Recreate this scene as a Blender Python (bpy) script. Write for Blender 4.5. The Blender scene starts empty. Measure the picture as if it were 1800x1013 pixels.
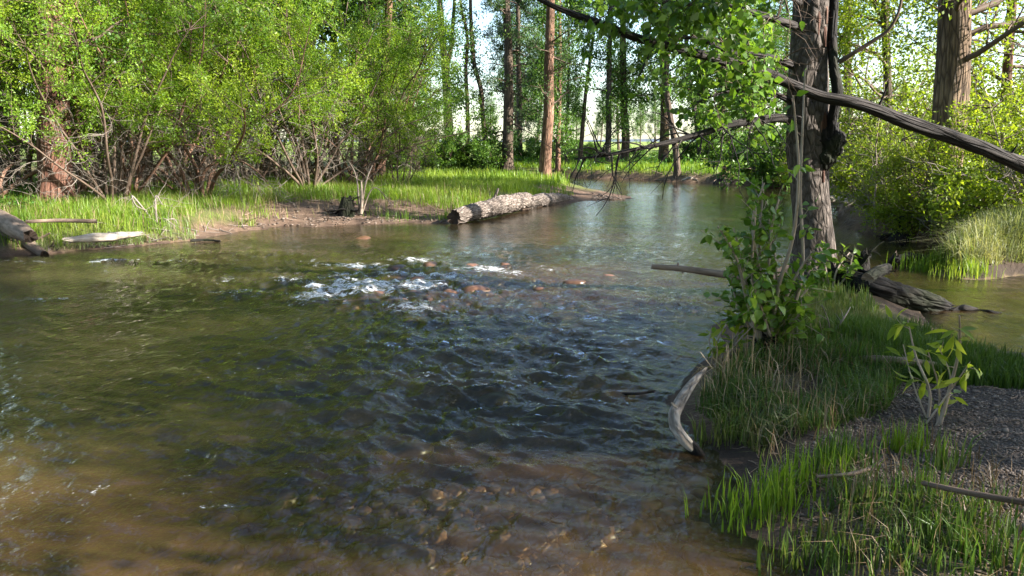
import bpy, math, random
import numpy as np
from mathutils import Vector, Matrix, Quaternion

SC = bpy.context.scene
COL = SC.collection
rnd = np.random.default_rng(7)
R = math.radians

# ------------------------------------------------------------------ camera
CAMZ, FPX, PITCH = 1.7, 1412.0, R(10.1)
cam = bpy.data.objects.new("camera", bpy.data.cameras.new("camera"))
COL.objects.link(cam)
cam.location = (0, 0, CAMZ)
cam.rotation_euler = (R(90) - PITCH, 0, 0)
cam.data.sensor_width = 36.0
cam.data.lens = FPX / 1800 * 36
cam.data.clip_start = 0.05
cam.data.clip_end = 9000
SC.camera = cam

# ------------------------------------------------------------------ light
SUN_DIR = np.array([0.92, -0.28, 0.55]); SUN_DIR /= np.linalg.norm(SUN_DIR)
SUN_EL = math.asin(SUN_DIR[2])
world = bpy.data.worlds.new("World"); SC.world = world
world.use_nodes = True
wn = world.node_tree
bgn = wn.nodes["Background"]
skyn = wn.nodes.new("ShaderNodeTexSky")
skyn.sky_type = 'NISHITA'
skyn.sun_disc = False
skyn.sun_elevation = SUN_EL
skyn.sun_rotation = math.atan2(SUN_DIR[0], SUN_DIR[1])
skyn.air_density, skyn.dust_density, skyn.ozone_density = 1.0, 0.9, 1.3
wn.links.new(skyn.outputs[0], bgn.inputs[0])
bgn.inputs[1].default_value = 0.088
sun = bpy.data.objects.new("sun", bpy.data.lights.new("sun", 'SUN'))
COL.objects.link(sun)
sun.data.energy = 5.0
sun.data.angle = R(0.55)
sun.data.color = (1.0, 0.95, 0.86)
sun.rotation_euler = Vector(SUN_DIR).to_track_quat('Z', 'Y').to_euler()
sun.location = (20, -20, 30)
SC.view_settings.view_transform = 'Standard'
SC.view_settings.look = 'None'
SC.view_settings.exposure = 2.25
SC.view_settings.gamma = 1.0
SC.view_settings.use_curve_mapping = False
cy = SC.cycles
cy.max_bounces = 8; cy.diffuse_bounces = 3; cy.glossy_bounces = 3
cy.transmission_bounces = 4; cy.transparent_max_bounces = 12
cy.caustics_reflective = False; cy.caustics_refractive = False
cy.sample_clamp_indirect = 6.0
cy.use_denoising = True

# ------------------------------------------------------------------ projection helpers
cp, sp = math.cos(PITCH), math.sin(PITCH)
def ray(u, v):
    x = (u - 900.0) / FPX; y = -(v - 506.5) / FPX
    return np.array([x, cp + y * sp, -sp + y * cp])
def P(u, v, z=0.0):
    d = ray(u, v); t = (z - CAMZ) / d[2]
    return np.array([0, 0, CAMZ]) + d * t
def AT(u, v, Y):
    d = ray(u, v)
    return np.array([0, 0, CAMZ]) + d * (Y / d[1])
def PP(*uv):
    return np.array([P(u, v)[:2] for u, v in uv])

# ------------------------------------------------------------------ noise
def _h(ix, iy, iz, seed):
    n = (ix.astype(np.int64) * 374761393 + iy.astype(np.int64) * 668265263 + iz.astype(np.int64) * 2147483647 + seed * 974634533) & 0xffffffff
    n = ((n ^ (n >> 13)) * 1274126177) & 0xffffffff
    n = (n ^ (n >> 16)) & 0xffffffff
    return n.astype(np.float64) / 4294967295.0
def vnoise(x, y, z=None, seed=0):
    x = np.asarray(x, float); y = np.asarray(y, float)
    xi, yi = np.floor(x), np.floor(y); fx, fy = x - xi, y - yi
    fx = fx * fx * (3 - 2 * fx); fy = fy * fy * (3 - 2 * fy)
    if z is None:
        z0 = np.zeros_like(xi)
        a = _h(xi, yi, z0, seed); b = _h(xi + 1, yi, z0, seed); c = _h(xi, yi + 1, z0, seed); d = _h(xi + 1, yi + 1, z0, seed)
        return (a * (1 - fx) + b * fx) * (1 - fy) + (c * (1 - fx) + d * fx) * fy
    z = np.asarray(z, float); zi = np.floor(z); fz = z - zi; fz = fz * fz * (3 - 2 * fz)
    o = 0
    for dz, wz in ((0, 1 - fz), (1, fz)):
        a = _h(xi, yi, zi + dz, seed); b = _h(xi + 1, yi, zi + dz, seed); c = _h(xi, yi + 1, zi + dz, seed); d = _h(xi + 1, yi + 1, zi + dz, seed)
        o = o + wz * ((a * (1 - fx) + b * fx) * (1 - fy) + (c * (1 - fx) + d * fx) * fy)
    return o
def fbm(x, y, z=None, seed=0, oct=4):
    s = 0; a = 0.5; f = 1.0
    for k in range(oct):
        s = s + a * vnoise(x * f, y * f, None if z is None else z * f, seed + k * 17); a *= 0.5; f *= 2.03
    return s / (1 - 0.5 ** oct)
def sstep(a, b, x):
    t = np.clip((x - a) / (b - a), 0, 1); return t * t * (3 - 2 * t)

# ------------------------------------------------------------------ shorelines (world metres)
FAR = 4000.0
POLY_A = np.vstack([np.array([[-60, 3.5], [-25, 9.0]]), PP((-250, 470), (0, 451), (80, 447), (150, 441), (225, 436), (300, 428), (345, 424), (385, 415), (420, 408), (470, 405), (475, 399), (560, 399),
                   (640, 396), (715, 392), (790, 394), (835, 389), (880, 378), (930, 367), (985, 359), (1030, 354), (1075, 352), (1120, 350), (1105, 345), (1060, 336), (1010, 327), (965, 321), (900, 319.5), (800, 319), (600, 319)),
                   np.array([[-60, 40], [-300, 40], [-300, 3]])])
POLY_C = np.vstack([np.array([[-FAR, 60], [-60, 52]]), PP((600, 309.5), (850, 309.5), (985, 310.5), (1040, 314), (1100, 316), (1170, 319), (1240, 322), (1320, 326), (1400, 333), (1440, 345), (1462, 362), (1478, 388), (1492, 404),
                    (1540, 417), (1600, 424), (1655, 428), (1668, 442), (1640, 458), (1622, 470), (1640, 484), (1700, 492), (1745, 490), (1800, 485), (1900, 480)),
                    np.array([[25, 12.0], [70, 14.0], [FAR, 14.0], [FAR, FAR], [-FAR, FAR]])])
POLY_B = np.vstack([np.array([[70, 6.0], [20, 5.9]]), PP((1950, 650), (1800, 632), (1720, 618), (1665, 590), (1620, 552), (1575, 520), (1520, 486), (1480, 462), (1440, 452), (1395, 458), (1360, 480), (1335, 520), (1310, 550), (1262, 562), (1245, 575), (1275, 600), (1240, 632), (1195, 668), (1172, 700), (1180, 735), (1215, 770), (1265, 800),
                    (1290, 830), (1280, 870), (1292, 915), (1310, 950), (1385, 985), (1420, 1013), (1440, 1100)),
                    np.array([[0.7, 1.75], [-0.2, 1.2], [-3, 0.6], [-8, -1], [-40, -8], [-300, -30], [-FAR, -FAR], [FAR, -FAR], [FAR, 6]])])

def seg_sd(px, py, poly):
    n = len(poly); d2 = np.full(px.shape, 1e18); ins = np.zeros(px.shape, bool)
    for i in range(n):
        ax, ay = poly[i]; bx, by = poly[(i + 1) % n]
        ex, ey = bx - ax, by - ay
        wx, wy = px - ax, py - ay
        t = np.clip((wx * ex + wy * ey) / (ex * ex + ey * ey + 1e-12), 0, 1)
        d2 = np.minimum(d2, (wx - ex * t) ** 2 + (wy - ey * t) ** 2)
        c = ((ay > py) != (by > py))
        xc = ax + (py - ay) / (by - ay + 1e-12) * ex
        ins ^= c & (px < xc)
    return np.where(ins, 1, -1) * np.sqrt(d2)
def inpoly(px, py, poly):
    n = len(poly); ins = np.zeros(np.shape(px), bool)
    for i in range(n):
        ax, ay = poly[i]; bx, by = poly[(i + 1) % n]
        c = ((ay > py) != (by > py))
        ins ^= c & (px < ax + (py - ay) / (by - ay + 1e-12) * (bx - ax))
    return ins
def gauss(x, y, uv, r, ry=None):
    p = P(*uv); ry = ry or r
    return np.exp(-((x - p[0]) / r) ** 2 - ((y - p[1]) / ry) ** 2)

TREE_XY = P(1430, 480, 0.25)[:2]
def ground(x, y, full=False):
    x = np.asarray(x, float); y = np.asarray(y, float)
    wob = (fbm(x * 1.7, y * 1.7, seed=3, oct=3) - .5) * 0.35 * np.clip(np.hypot(x, y) / 14, 0.3, 1)
    a = seg_sd(x, y, POLY_A) + wob; b = seg_sd(x, y, POLY_B) + wob * .7; c = seg_sd(x, y, POLY_C) + wob
    big = fbm(x * .35, y * .35, seed=11, oct=3) - .5
    sm = fbm(x * 2.6, y * 2.6, seed=21, oct=4) - .5
    dirt = gauss(x, y, (560, 385), 2.0, 1.6) + gauss(x, y, (740, 380), 1.2, 1.2)
    wA = 1.3 + 2.2 * np.clip(dirt, 0, 1) + 2.2 * gauss(x, y, (1040, 348), 3, 3)
    hA = (0.30 + 0.012 * np.clip(a, 0, 25)) * sstep(-0.1, 1, a / wA) + 0.12 * big * sstep(0, 2, a) + .07 * sm * sstep(0, .6, a)
    hC = (0.42 + 0.010 * np.clip(c, 0, 60)) * sstep(-0.05, 1, c / 0.7) + 0.25 * big * sstep(0, 3, c) + .08 * sm * sstep(0, .5, c)
    hC = hC + 0.006 * np.clip(c - 40, 0, 500)
    isl = np.exp(-((x - TREE_XY[0]) ** 2 + (y - TREE_XY[1]) ** 2) / 0.9 ** 2)
    hump = gauss(x, y, (1350, 640), .9, .8)
    hB = (0.16 + 0.10 * sstep(.5, 3, b)) * sstep(-0.05, 1, b / 0.55) + 0.16 * isl * sstep(0, .5, b) + .12 * hump * sstep(0, .4, b) + .10 * big * sstep(0, 1.5, b) + .05 * sm * sstep(0, .4, b)
    land = np.maximum(np.maximum(a, b), c)
    hl = np.where(a >= np.maximum(b, c), hA, np.where(b >= c, hB, hC))
    d = np.clip(-land, 0, None)
    sho = np.clip(1.1 * gauss(x, y, (800, 525), 2.2, 1.5) + .9 * gauss(x, y, (1000, 495), 2.6, 1.6) + .75 * gauss(x, y, (960, 890), 1.5, 1.0)
                  + .9 * gauss(x, y, (1060, 400), 2.0, 4) + .85 * gauss(x, y, (560, 880), 1.3, .7) + .8 * gauss(x, y, (640, 415), 4, 1.6) + .8 * gauss(x, y, (1650, 500), 4, 2.5) + .6 * gauss(x, y, (1110, 335), 8, 9), 0, 1)
    D = 0.62 * (1 - sho) + (0.13 - .085 * gauss(x, y, (800, 525), 1.6, 1.2)) * sho
    hw = -D * (1 - np.exp(-d / 0.7)) - 0.03 * sstep(0, .3, d) + .06 * sm * sstep(0, .5, d)
    z = np.where(land > 0, hl, hw)
    return (z, land, a, b, c) if full else z
_TT = np.geomspace(2.0, 220, 2600)
def G(u, v):
    """first land point the sight line through photo pixel (u, v) meets"""
    d = ray(u, v); X, Y, Z = d[0] * _TT, d[1] * _TT, CAMZ + d[2] * _TT
    gz = ground(X, Y); k = np.nonzero((Z <= gz + .01) & (gz > .02))[0]
    k = k[0] if len(k) else int(np.argmin(np.abs(Z - gz) + (gz < .02) * 9))
    return np.array([X[k], Y[k], gz[k]])
def GXY(x, y):
    return np.array([x, y, float(ground(np.array([x]), np.array([y]))[0])])

# ------------------------------------------------------------------ mesh helpers
class MB:
    def __init__(s): s.w = []; s.v = []; s.q = []; s.t = []; s.qm = []; s.tm = []; s.a = []; s.n = 0
    def add(s, v, q=None, t=None, tint=0.5, mat=0, w=None):
        v = np.asarray(v, float).reshape(-1, 3); s.w.append(v if w is None else w)
        if q is not None and len(q): q = np.asarray(q, np.int64).reshape(-1, 4); s.q.append(q + s.n); s.qm.append(np.full(len(q), mat))
        if t is not None and len(t): t = np.asarray(t, np.int64).reshape(-1, 3); s.t.append(t + s.n); s.tm.append(np.full(len(t), mat))
        s.v.append(v); s.a.append(np.broadcast_to(np.asarray(tint, float), (len(v),))); s.n += len(v)
    def mesh(s, name, mats, org=(0, 0, 0), smooth=True, attrs=None):
        me = bpy.data.meshes.new(name)
        V = np.vstack(s.v) - np.asarray(org)[None]
        Q = np.vstack(s.q) if s.q else np.zeros((0, 4), np.int64); T = np.vstack(s.t) if s.t else np.zeros((0, 3), np.int64)
        me.vertices.add(len(V)); me.vertices.foreach_set("co", V.astype(np.float32).ravel())
        loops = np.concatenate([Q.ravel(), T.ravel()]).astype(np.int32)
        me.loops.add(len(loops)); me.loops.foreach_set("vertex_index", loops)
        st = np.concatenate([np.arange(len(Q)) * 4, len(Q) * 4 + np.arange(len(T)) * 3]).astype(np.int32)
        me.polygons.add(len(st)); me.polygons.foreach_set("loop_start", st)
        if len(mats) > 1: me.polygons.foreach_set("material_index", np.concatenate(s.qm + s.tm).astype(np.int32))
        me.polygons.foreach_set("use_smooth", np.full(len(st), smooth))
        at = me.attributes.new("tint", 'FLOAT', 'POINT'); at.data.foreach_set("value", np.concatenate(s.a).astype(np.float32))
        if getattr(s, 'grain', False):
            at = me.attributes.new("grain", 'FLOAT_VECTOR', 'POINT'); at.data.foreach_set("vector", np.vstack(s.w).astype(np.float32).ravel())
        for k, arr in (attrs or {}).items():
            at = me.attributes.new(k, 'FLOAT', 'POINT'); at.data.foreach_set("value", np.asarray(arr, np.float32))
        me.update(calc_edges=True)
        for m in mats: me.materials.append(m)
        return me
def tag(o, label=None, cat=None, group=None, kind=None):
    if label: o["label"] = label
    if cat: o["category"] = cat
    if group: o["group"] = group
    if kind: o["kind"] = kind
    return o
def thing(name, label, cat, loc, group=None):
    o = bpy.data.objects.new(name, None); COL.objects.link(o); o.location = loc; o.empty_display_size = .2
    return tag(o, label, cat, group)
def obj(name, mb, mats, parent=None, org=None, smooth=True, kind=None, label=None, cat=None, group=None, attrs=None):
    if not isinstance(mats, (list, tuple)): mats = [mats]
    o_ = np.array(parent.location) if parent is not None else (np.zeros(3) if org is None else np.asarray(org, float))
    o = bpy.data.objects.new(name, mb.mesh(name, mats, o_, smooth, attrs)); COL.objects.link(o)
    if parent is not None: o.parent = parent
    else: o.location = o_
    return tag(o, label, cat, group, kind)
def copy_tree(root, loc, rz, sc, label, group=None):
    r = root.copy(); COL.objects.link(r); r.location = loc; r.rotation_euler = (0, 0, rz); r.scale = sc if hasattr(sc, '__len__') else (sc, sc, sc)
    r["label"] = label
    if group: r["group"] = group
    for ch in list(root.children):
        c = ch.copy(); COL.objects.link(c); c.parent = r
        for g in ch.children:
            d = g.copy(); COL.objects.link(d); d.parent = c
    return r
def nrm(a): return a / (np.linalg.norm(a, axis=-1, keepdims=True) + 1e-9)

def tubes(mb, Pt, Rd, n=4, tint=None, mat=0):
    """Pt [N,K,3], Rd [N,K]"""
    N, K, _ = Pt.shape
    if N == 0: return
    d = nrm(Pt[:, -1] - Pt[:, 0]); ref = np.where(np.abs(d[:, 2:3]) > .9, np.array([[1., 0, 0]]), np.array([[0, 0, 1.]]))
    a = nrm(np.cross(d, ref)); b = np.cross(d, a)
    th = np.arange(n) * 2 * np.pi / n
    ring = a[:, None, :] * np.cos(th)[None, :, None] + b[:, None, :] * np.sin(th)[None, :, None]
    V = Pt[:, :, None, :] + ring[:, None, :, :] * Rd[:, :, None, None]
    idx = np.arange(N * K * n).reshape(N, K, n); nx = np.roll(idx, -1, axis=2)
    q = np.stack([idx[:, :-1], nx[:, :-1], nx[:, 1:], idx[:, 1:]], -1).reshape(-1, 4)
    tt = 0.5 if tint is None else np.repeat(tint, K * n)
    mb.add(V.reshape(-1, 3), q=q, tint=tt, mat=mat)

def smooth_path(pts, rad, nr):
    pts = np.asarray(pts, float); rad = np.asarray(rad, float); n = len(pts)
    s = np.concatenate([[0], np.cumsum(np.linalg.norm(np.diff(pts, axis=0), axis=1))])
    t = np.linspace(0, s[-1], nr); out = np.zeros((nr, 3))
    m = np.gradient(pts, s, axis=0) if n > 2 else np.repeat((pts[1:] - pts[:1]) / s[-1], n, 0)
    i = np.clip(np.searchsorted(s, t, side='right') - 1, 0, n - 2); h = (s[i + 1] - s[i]); u = ((t - s[i]) / h)[:, None]; h = h[:, None]
    out = (2 * u ** 3 - 3 * u ** 2 + 1) * pts[i] + (u ** 3 - 2 * u ** 2 + u) * h * m[i] + (-2 * u ** 3 + 3 * u ** 2) * pts[i + 1] + (u ** 3 - u ** 2) * h * m[i + 1]
    return out, np.interp(t, s, rad), t

def trunk_tube(mb, pts, rad, n=20, nr=40, seed=0, ridge=.12, flare=0.0, fl_h=.35, caps=(True, True), rf=5.0, zf=1.2, mat=0, capmat=None, jag=0.0, lump=.1):
    p, r, t = smooth_path(pts, rad, nr)
    tg = nrm(np.gradient(p, axis=0))
    ref = np.array([1., 0, 0]) if abs(tg[0, 2]) > .7 else np.array([0, 0, 1.])
    A = [];
    a = nrm(np.cross(tg[0], ref))
    for k in range(nr):
        a = nrm(a - tg[k] * np.dot(a, tg[k])); A.append(a)
    A = np.array(A); B = np.cross(tg, A)
    th = np.arange(n) * 2 * np.pi / n
    TH, TT = np.meshgrid(th, t)
    cx, cyy = np.cos(TH), np.sin(TH)
    nz = fbm(cx * rf * .5 + 9, cyy * rf * .5 + 9, TT * zf + seed * 3.1, seed=seed, oct=3) - .5
    lum = fbm(cx * 1.1 + 5, cyy * 1.1 + 5, TT * .9 / max(.3, rad[0] * 3) + seed, seed=seed + 5, oct=2) - .5
    rr = r[:, None] * (1 + ridge * 2 * nz + lump * 2 * lum)
    if flare:
        f = np.exp(-t / fl_h)[:, None]
        rr = rr * (1 + flare * f * (0.6 + 0.8 * (0.5 + 0.5 * np.sin(TH * 5 + seed))))
    if jag:
        e = np.zeros_like(TT); e[0] = -1; e[-1] = 1
        jj = (fbm(cx * 2.5 + 3, cyy * 2.5 + 3, TT * 0 + seed, seed=seed + 9, oct=3) - .4) * jag
        ax = (e * jj)[..., None] * tg[:, None, :]
    else: ax = 0
    V = p[:, None, :] + A[:, None, :] * (cx * rr)[..., None] + B[:, None, :] * (cyy * rr)[..., None] + ax
    idx = np.arange(nr * n).reshape(nr, n); nx = np.roll(idx, -1, 1)
    q = np.stack([idx[:-1], nx[:-1], nx[1:], idx[1:]], -1).reshape(-1, 4)
    mb.grain = True; rm = r.max() * .3 + r[:, None] * .7; W = np.stack([cx * rm + seed * .37, cyy * rm + seed * .13, TT + seed * .71], -1)
    mb.add(V.reshape(-1, 3), q=q, tint=np.clip(.5 + nz * 1.5, 0, 1).ravel(), mat=mat, w=W.reshape(-1, 3))
    for e, do in ((0, caps[0]), (nr - 1, caps[1])):
        if do:
            c = p[e] - tg[e] * (-1 if e else 1) * (-.15) * r[e]
            vv = np.vstack([V[e], .55 * V[e] + .45 * c, c[None]])
            k = np.arange(n); k2 = (k + 1) % n
            qq = np.stack([k, k2, k2 + n, k + n], -1); tr = np.stack([k + n, k2 + n, np.full(n, 2 * n)], -1)
            if e == 0: qq = qq[:, ::-1]; tr = tr[:, ::-1]
            mb.add(vv, q=qq, t=tr, tint=.5, mat=mat if capmat is None else capmat, w=np.vstack([W[e], W[e] * [.55, .55, 1], W[e].mean(0)[None]]))
    return p, r, t

def grow(S, D, L, K, rng, curl=.25, up=0.0):
    N = len(S); Pt = np.zeros((N, K, 3)); Pt[:, 0] = S; d = nrm(D)
    for k in range(1, K):
        d = nrm(d + rng.normal(0, curl, (N, 3)) + np.array([0, 0, up]))
        Pt[:, k] = Pt[:, k - 1] + d * (L / (K - 1))[:, None]
    return Pt
def along(Pt, i, t):
    K = Pt.shape[1]; f = np.clip(t, 0, .999) * (K - 1); k = f.astype(int); f = (f - k)[:, None]
    a = Pt[i, k]; b = Pt[i, k + 1]
    return a * (1 - f) + b * f, nrm(b - a)
def children(Pt, m, t0, t1, ang, Lf, K, rng, curl, up, flat=0.0):
    N = len(Pt); i = np.repeat(np.arange(N), m); t = rng.uniform(t0, t1, len(i))
    s, d = along(Pt, i, t)
    r = rng.normal(0, 1, (len(i), 3)); r[:, 2] *= (1 - flat); r = nrm(r - d * np.sum(r * d, 1, keepdims=True))
    a = rng.uniform(ang * .6, ang * 1.3, len(i))[:, None]
    D = d * np.cos(a) + r * np.sin(a)
    L = Lf(i, t)
    return grow(s, D, L, K, rng, curl, up), L, i, t
def leaves(mb, Pt, per, size, spread, rng, wid=.5, upb=.5, fold=.12, t0=.15, mat=0, droop=.2, tb=0.0, zmin=None):
    N = len(Pt)
    if N == 0: return
    i = np.repeat(np.arange(N), per); t = rng.uniform(t0, 1, len(i))
    if zmin is not None:
        ok = Pt[:, -1, 2] > zmin + rng.normal(0, .45, N); kk = ok[i]; i, t = i[kk], t[kk]
        if len(i) == 0: return
    c, d = along(Pt, i, t)
    c = c + rng.normal(0, spread, c.shape)
    ax = nrm(d * .6 + rng.normal(0, .7, c.shape) + np.array([0, 0, -droop])); nn = nrm(rng.normal(0, 1, c.shape) + np.array([0, 0, upb]))
    sd = nrm(np.cross(ax, nn)); nn = np.cross(sd, ax)
    L = (size * rng.uniform(.6, 1.25, len(i)))[:, None]; W = L * wid
    v = np.stack([c, c + ax * L * .45 + sd * W * .5 + nn * W * fold, c + ax * L, c + ax * L * .45 - sd * W * .5 + nn * W * fold], 1)
    q = np.arange(len(i) * 4).reshape(-1, 4)
    br = rng.uniform(0, 1, N)
    tint = np.clip(.55 * rng.uniform(0, 1, len(i)) + .45 * br[i] + tb, 0, 1)
    mb.add(v.reshape(-1, 3), q=q, tint=np.repeat(tint, 4), mat=mat)

# ------------------------------------------------------------------ materials
def newmat(name):
    m = bpy.data.materials.new(name); m.use_nodes = True; nt = m.node_tree; nt.nodes.clear()
    out = nt.nodes.new("ShaderNodeOutputMaterial")
    def N(t, **k):
        n = nt.nodes.new("ShaderNode" + t)
        for a, b in k.items():
            if a.startswith("i_"): n.inputs[a[2:].replace("_", " ")].default_value = b
            else: setattr(n, a, b)
        return n
    return m, nt, N, out
def ramp(N, pts, interp='LINEAR'):
    r = N("ValToRGB"); r.color_ramp.interpolation = interp; el = r.color_ramp.elements
    while len(el) < len(pts): el.new(.5)
    for e, (p, c) in zip(el, pts):
        e.position = p; e.color = (*c, 1) if len(c) == 3 else c
    return r
def g(v): return (v, v, v)
def mixc(N, nt, fac, a, b, mode='MIX'):
    m = N("Mix", data_type='RGBA', blend_type=mode)
    for k, x in ((0, fac), (6, a), (7, b)):
        if hasattr(x, 'is_linked'): nt.links.new(x, m.inputs[k])
        elif k == 0: m.inputs[0].default_value = x
        else: m.inputs[k].default_value = (*x, 1)
    return m.outputs[2]
def mth(N, nt, op, a, b=None, c=None, clamp=False):
    m = N("Math", operation=op); m.use_clamp = clamp
    for k, x in enumerate((a, b, c)):
        if x is None: continue
        if hasattr(x, 'is_linked'): nt.links.new(x, m.inputs[k])
        else: m.inputs[k].default_value = x
    return m.outputs[0]
def leafmat(name, cols, trans=.42, rough=.45, spec=.35, tcol=1.25):
    m, nt, N, out = newmat(name); L = nt.links.new
    at = N("Attribute", attribute_name="tint")
    r = ramp(N, [(0, cols[0]), (.5, cols[1]), (1, cols[2])]); L(at.outputs[2], r.inputs[0])
    pb = N("BsdfPrincipled"); pb.inputs["Roughness"].default_value = rough; pb.inputs["Specular IOR Level"].default_value = spec
    L(r.outputs[0], pb.inputs["Base Color"])
    tr = N("BsdfTranslucent"); L(mixc(N, nt, 1.0, r.outputs[0], (tcol, tcol * .95, .55), 'MULTIPLY'), tr.inputs[0])
    mx = N("MixShader"); mx.inputs[0].default_value = trans; L(pb.outputs[0], mx.inputs[1]); L(tr.outputs[0], mx.inputs[2]); L(mx.outputs[0], out.inputs[0])
    return m
def barkmat(name, dark, mid, light, sc=(14, 14, 2.2), bump=.6, crack=.55, moss=None, rough=.85):
    m, nt, N, out = newmat(name); L = nt.links.new
    at = N("Attribute", attribute_name="grain"); mp = N("Mapping"); mp.inputs["Scale"].default_value = sc; L(at.outputs[1], mp.inputs[0])
    n1 = N("TexNoise"); n1.inputs["Scale"].default_value = 1.0; n1.inputs["Detail"].default_value = 6; n1.inputs["Roughness"].default_value = .65; n1.inputs["Distortion"].default_value = .6; L(mp.outputs[0], n1.inputs[0])
    vo = N("TexVoronoi", feature='DISTANCE_TO_EDGE'); vo.inputs["Scale"].default_value = .9; L(mp.outputs[0], vo.inputs[0])
    n2 = N("TexNoise"); n2.inputs["Scale"].default_value = 1.6; n2.inputs["Detail"].default_value = 4; L(at.outputs[1], n2.inputs[0])
    ck = ramp(N, [(0, g(0)), (.22, g(1))]); L(vo.outputs[0], ck.inputs[0])
    r = ramp(N, [(.30, dark), (.52, mid), (.72, light)]); L(n1.outputs[0], r.inputs[0])
    c = mixc(N, nt, mth(N, nt, 'MULTIPLY', mth(N, nt, 'SUBTRACT', 1.0, ck.outputs[0]), crack), r.outputs[0], tuple(x * .45 for x in dark))
    rr = ramp(N, [(.35, g(.72)), (.65, g(1.15))]); L(n2.outputs[0], rr.inputs[0])
    c = mixc(N, nt, 1.0, c, rr.outputs[0], 'MULTIPLY')
    if moss:
        ms = ramp(N, [(.52, g(0)), (.66, g(1))]); L(n2.outputs[0], ms.inputs[0]); c = mixc(N, nt, mth(N, nt, 'MULTIPLY', ms.outputs[0], .7), c, moss)
    pb = N("BsdfPrincipled"); pb.inputs["Roughness"].default_value = rough; pb.inputs["Specular IOR Level"].default_value = .25; L(c, pb.inputs["Base Color"])
    hh = mth(N, nt, 'ADD', mth(N, nt, 'MULTIPLY', ck.outputs[0], .6), n1.outputs[0])
    bp = N("Bump"); bp.inputs["Strength"].default_value = bump; bp.inputs["Distance"].default_value = .03; L(hh, bp.inputs["Height"]); L(bp.outputs[0], pb.inputs["Normal"])
    L(pb.outputs[0], out.inputs[0]); return m
def woodmat(name, dark, light, sc=(30, 30, 5), rough=.75, bump=.35):
    m, nt, N, out = newmat(name); L = nt.links.new
    at = N("Attribute", attribute_name="grain"); mp = N("Mapping"); mp.inputs["Scale"].default_value = sc; L(at.outputs[1], mp.inputs[0])
    n1 = N("TexNoise"); n1.inputs["Scale"].default_value = 1; n1.inputs["Detail"].default_value = 5; n1.inputs["Distortion"].default_value = .4; L(mp.outputs[0], n1.inputs[0])
    n2 = N("TexNoise"); n2.inputs["Scale"].default_value = 5; n2.inputs["Detail"].default_value = 5; L(at.outputs[1], n2.inputs[0])
    r = ramp(N, [(.32, dark), (.6, light)]); L(mixc(N, nt, .45, n1.outputs[0], n2.outputs[0]), r.inputs[0])
    pb = N("BsdfPrincipled"); pb.inputs["Roughness"].default_value = rough; pb.inputs["Specular IOR Level"].default_value = .25; L(r.outputs[0], pb.inputs["Base Color"])
    bp = N("Bump"); bp.inputs["Strength"].default_value = bump; bp.inputs["Distance"].default_value = .02; L(n1.outputs[0], bp.inputs["Height"]); L(bp.outputs[0], pb.inputs["Normal"])
    L(pb.outputs[0], out.inputs[0]); return m
def stonemat(name, cols, rough=.6, spec=.4):
    m, nt, N, out = newmat(name); L = nt.links.new
    at = N("Attribute", attribute_name="tint"); r = ramp(N, [(k / (len(cols) - 1), c) for k, c in enumerate(cols)]); L(at.outputs[2], r.inputs[0])
    tc = N("TexCoord"); n2 = N("TexNoise"); n2.inputs["Scale"].default_value = 22; n2.inputs["Detail"].default_value = 5; L(tc.outputs["Object"], n2.inputs[0])
    rr = ramp(N, [(.3, g(.6)), (.7, g(1.25))]); L(n2.outputs[0], rr.inputs[0])
    pb = N("BsdfPrincipled"); pb.inputs["Roughness"].default_value = rough; pb.inputs["Specular IOR Level"].default_value = spec
    L(mixc(N, nt, 1.0, r.outputs[0], rr.outputs[0], 'MULTIPLY'), pb.inputs["Base Color"])
    bp = N("Bump"); bp.inputs["Strength"].default_value = .3; bp.inputs["Distance"].default_value = .01; L(n2.outputs[0], bp.inputs["Height"]); L(bp.outputs[0], pb.inputs["Normal"])
    L(pb.outputs[0], out.inputs[0]); return m

M = {}
M['willow'] = leafmat("willow_leaf", [(.105, .195, .013), (.205, .335, .023), (.320, .425, .042)], trans=.52)
M['willow2'] = leafmat("willow_leaf_dark", [(.080, .165, .014), (.155, .275, .024), (.260, .370, .040)], trans=.52)
M['willow3'] = leafmat("willow_leaf_yellow", [(.140, .220, .014), (.250, .360, .024), (.370, .455, .048)], trans=.52)
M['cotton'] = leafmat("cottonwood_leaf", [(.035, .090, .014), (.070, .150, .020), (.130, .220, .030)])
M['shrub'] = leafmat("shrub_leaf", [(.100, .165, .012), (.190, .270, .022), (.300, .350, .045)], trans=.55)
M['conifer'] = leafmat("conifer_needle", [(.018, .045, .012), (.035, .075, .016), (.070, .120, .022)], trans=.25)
M['poplar'] = leafmat("poplar_leaf", [(.060, .135, .018), (.110, .210, .026), (.190, .290, .045)], trans=.5, rough=.32, spec=.5)
M['herb'] = leafmat("herb_leaf", [(.030, .090, .014), (.060, .150, .020), (.110, .210, .028)])
M['grass'] = leafmat("meadow_grass", [(.085, .160, .014), (.150, .250, .020), (.250, .310, .052)], trans=.48)
M['grass2'] = leafmat("bank_grass", [(.045, .090, .016), (.075, .140, .020), (.160, .165, .065)], trans=.4)
M['grassp'] = leafmat("pale_grass", [(.110, .160, .045), (.190, .230, .090), (.330, .330, .180)], trans=.4)
M['straw'] = leafmat("dry_stem", [(.120, .075, .040), (.220, .150, .080), (.300, .230, .140)], trans=.15)
M['bark_grey'] = barkmat("grey_bark", (.050, .038, .031), (.115, .092, .078), (.215, .180, .158), sc=(18, 18, 8), bump=.9)
M['bark_red'] = barkmat("reddish_bark", (.060, .026, .017), (.160, .075, .050), (.300, .185, .135), sc=(13, 13, 1.6), bump=.9)
M['bark_brown'] = barkmat("brown_bark", (.045, .032, .024), (.110, .078, .055), (.200, .150, .110), sc=(12, 12, 1.6), bump=.9)
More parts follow.
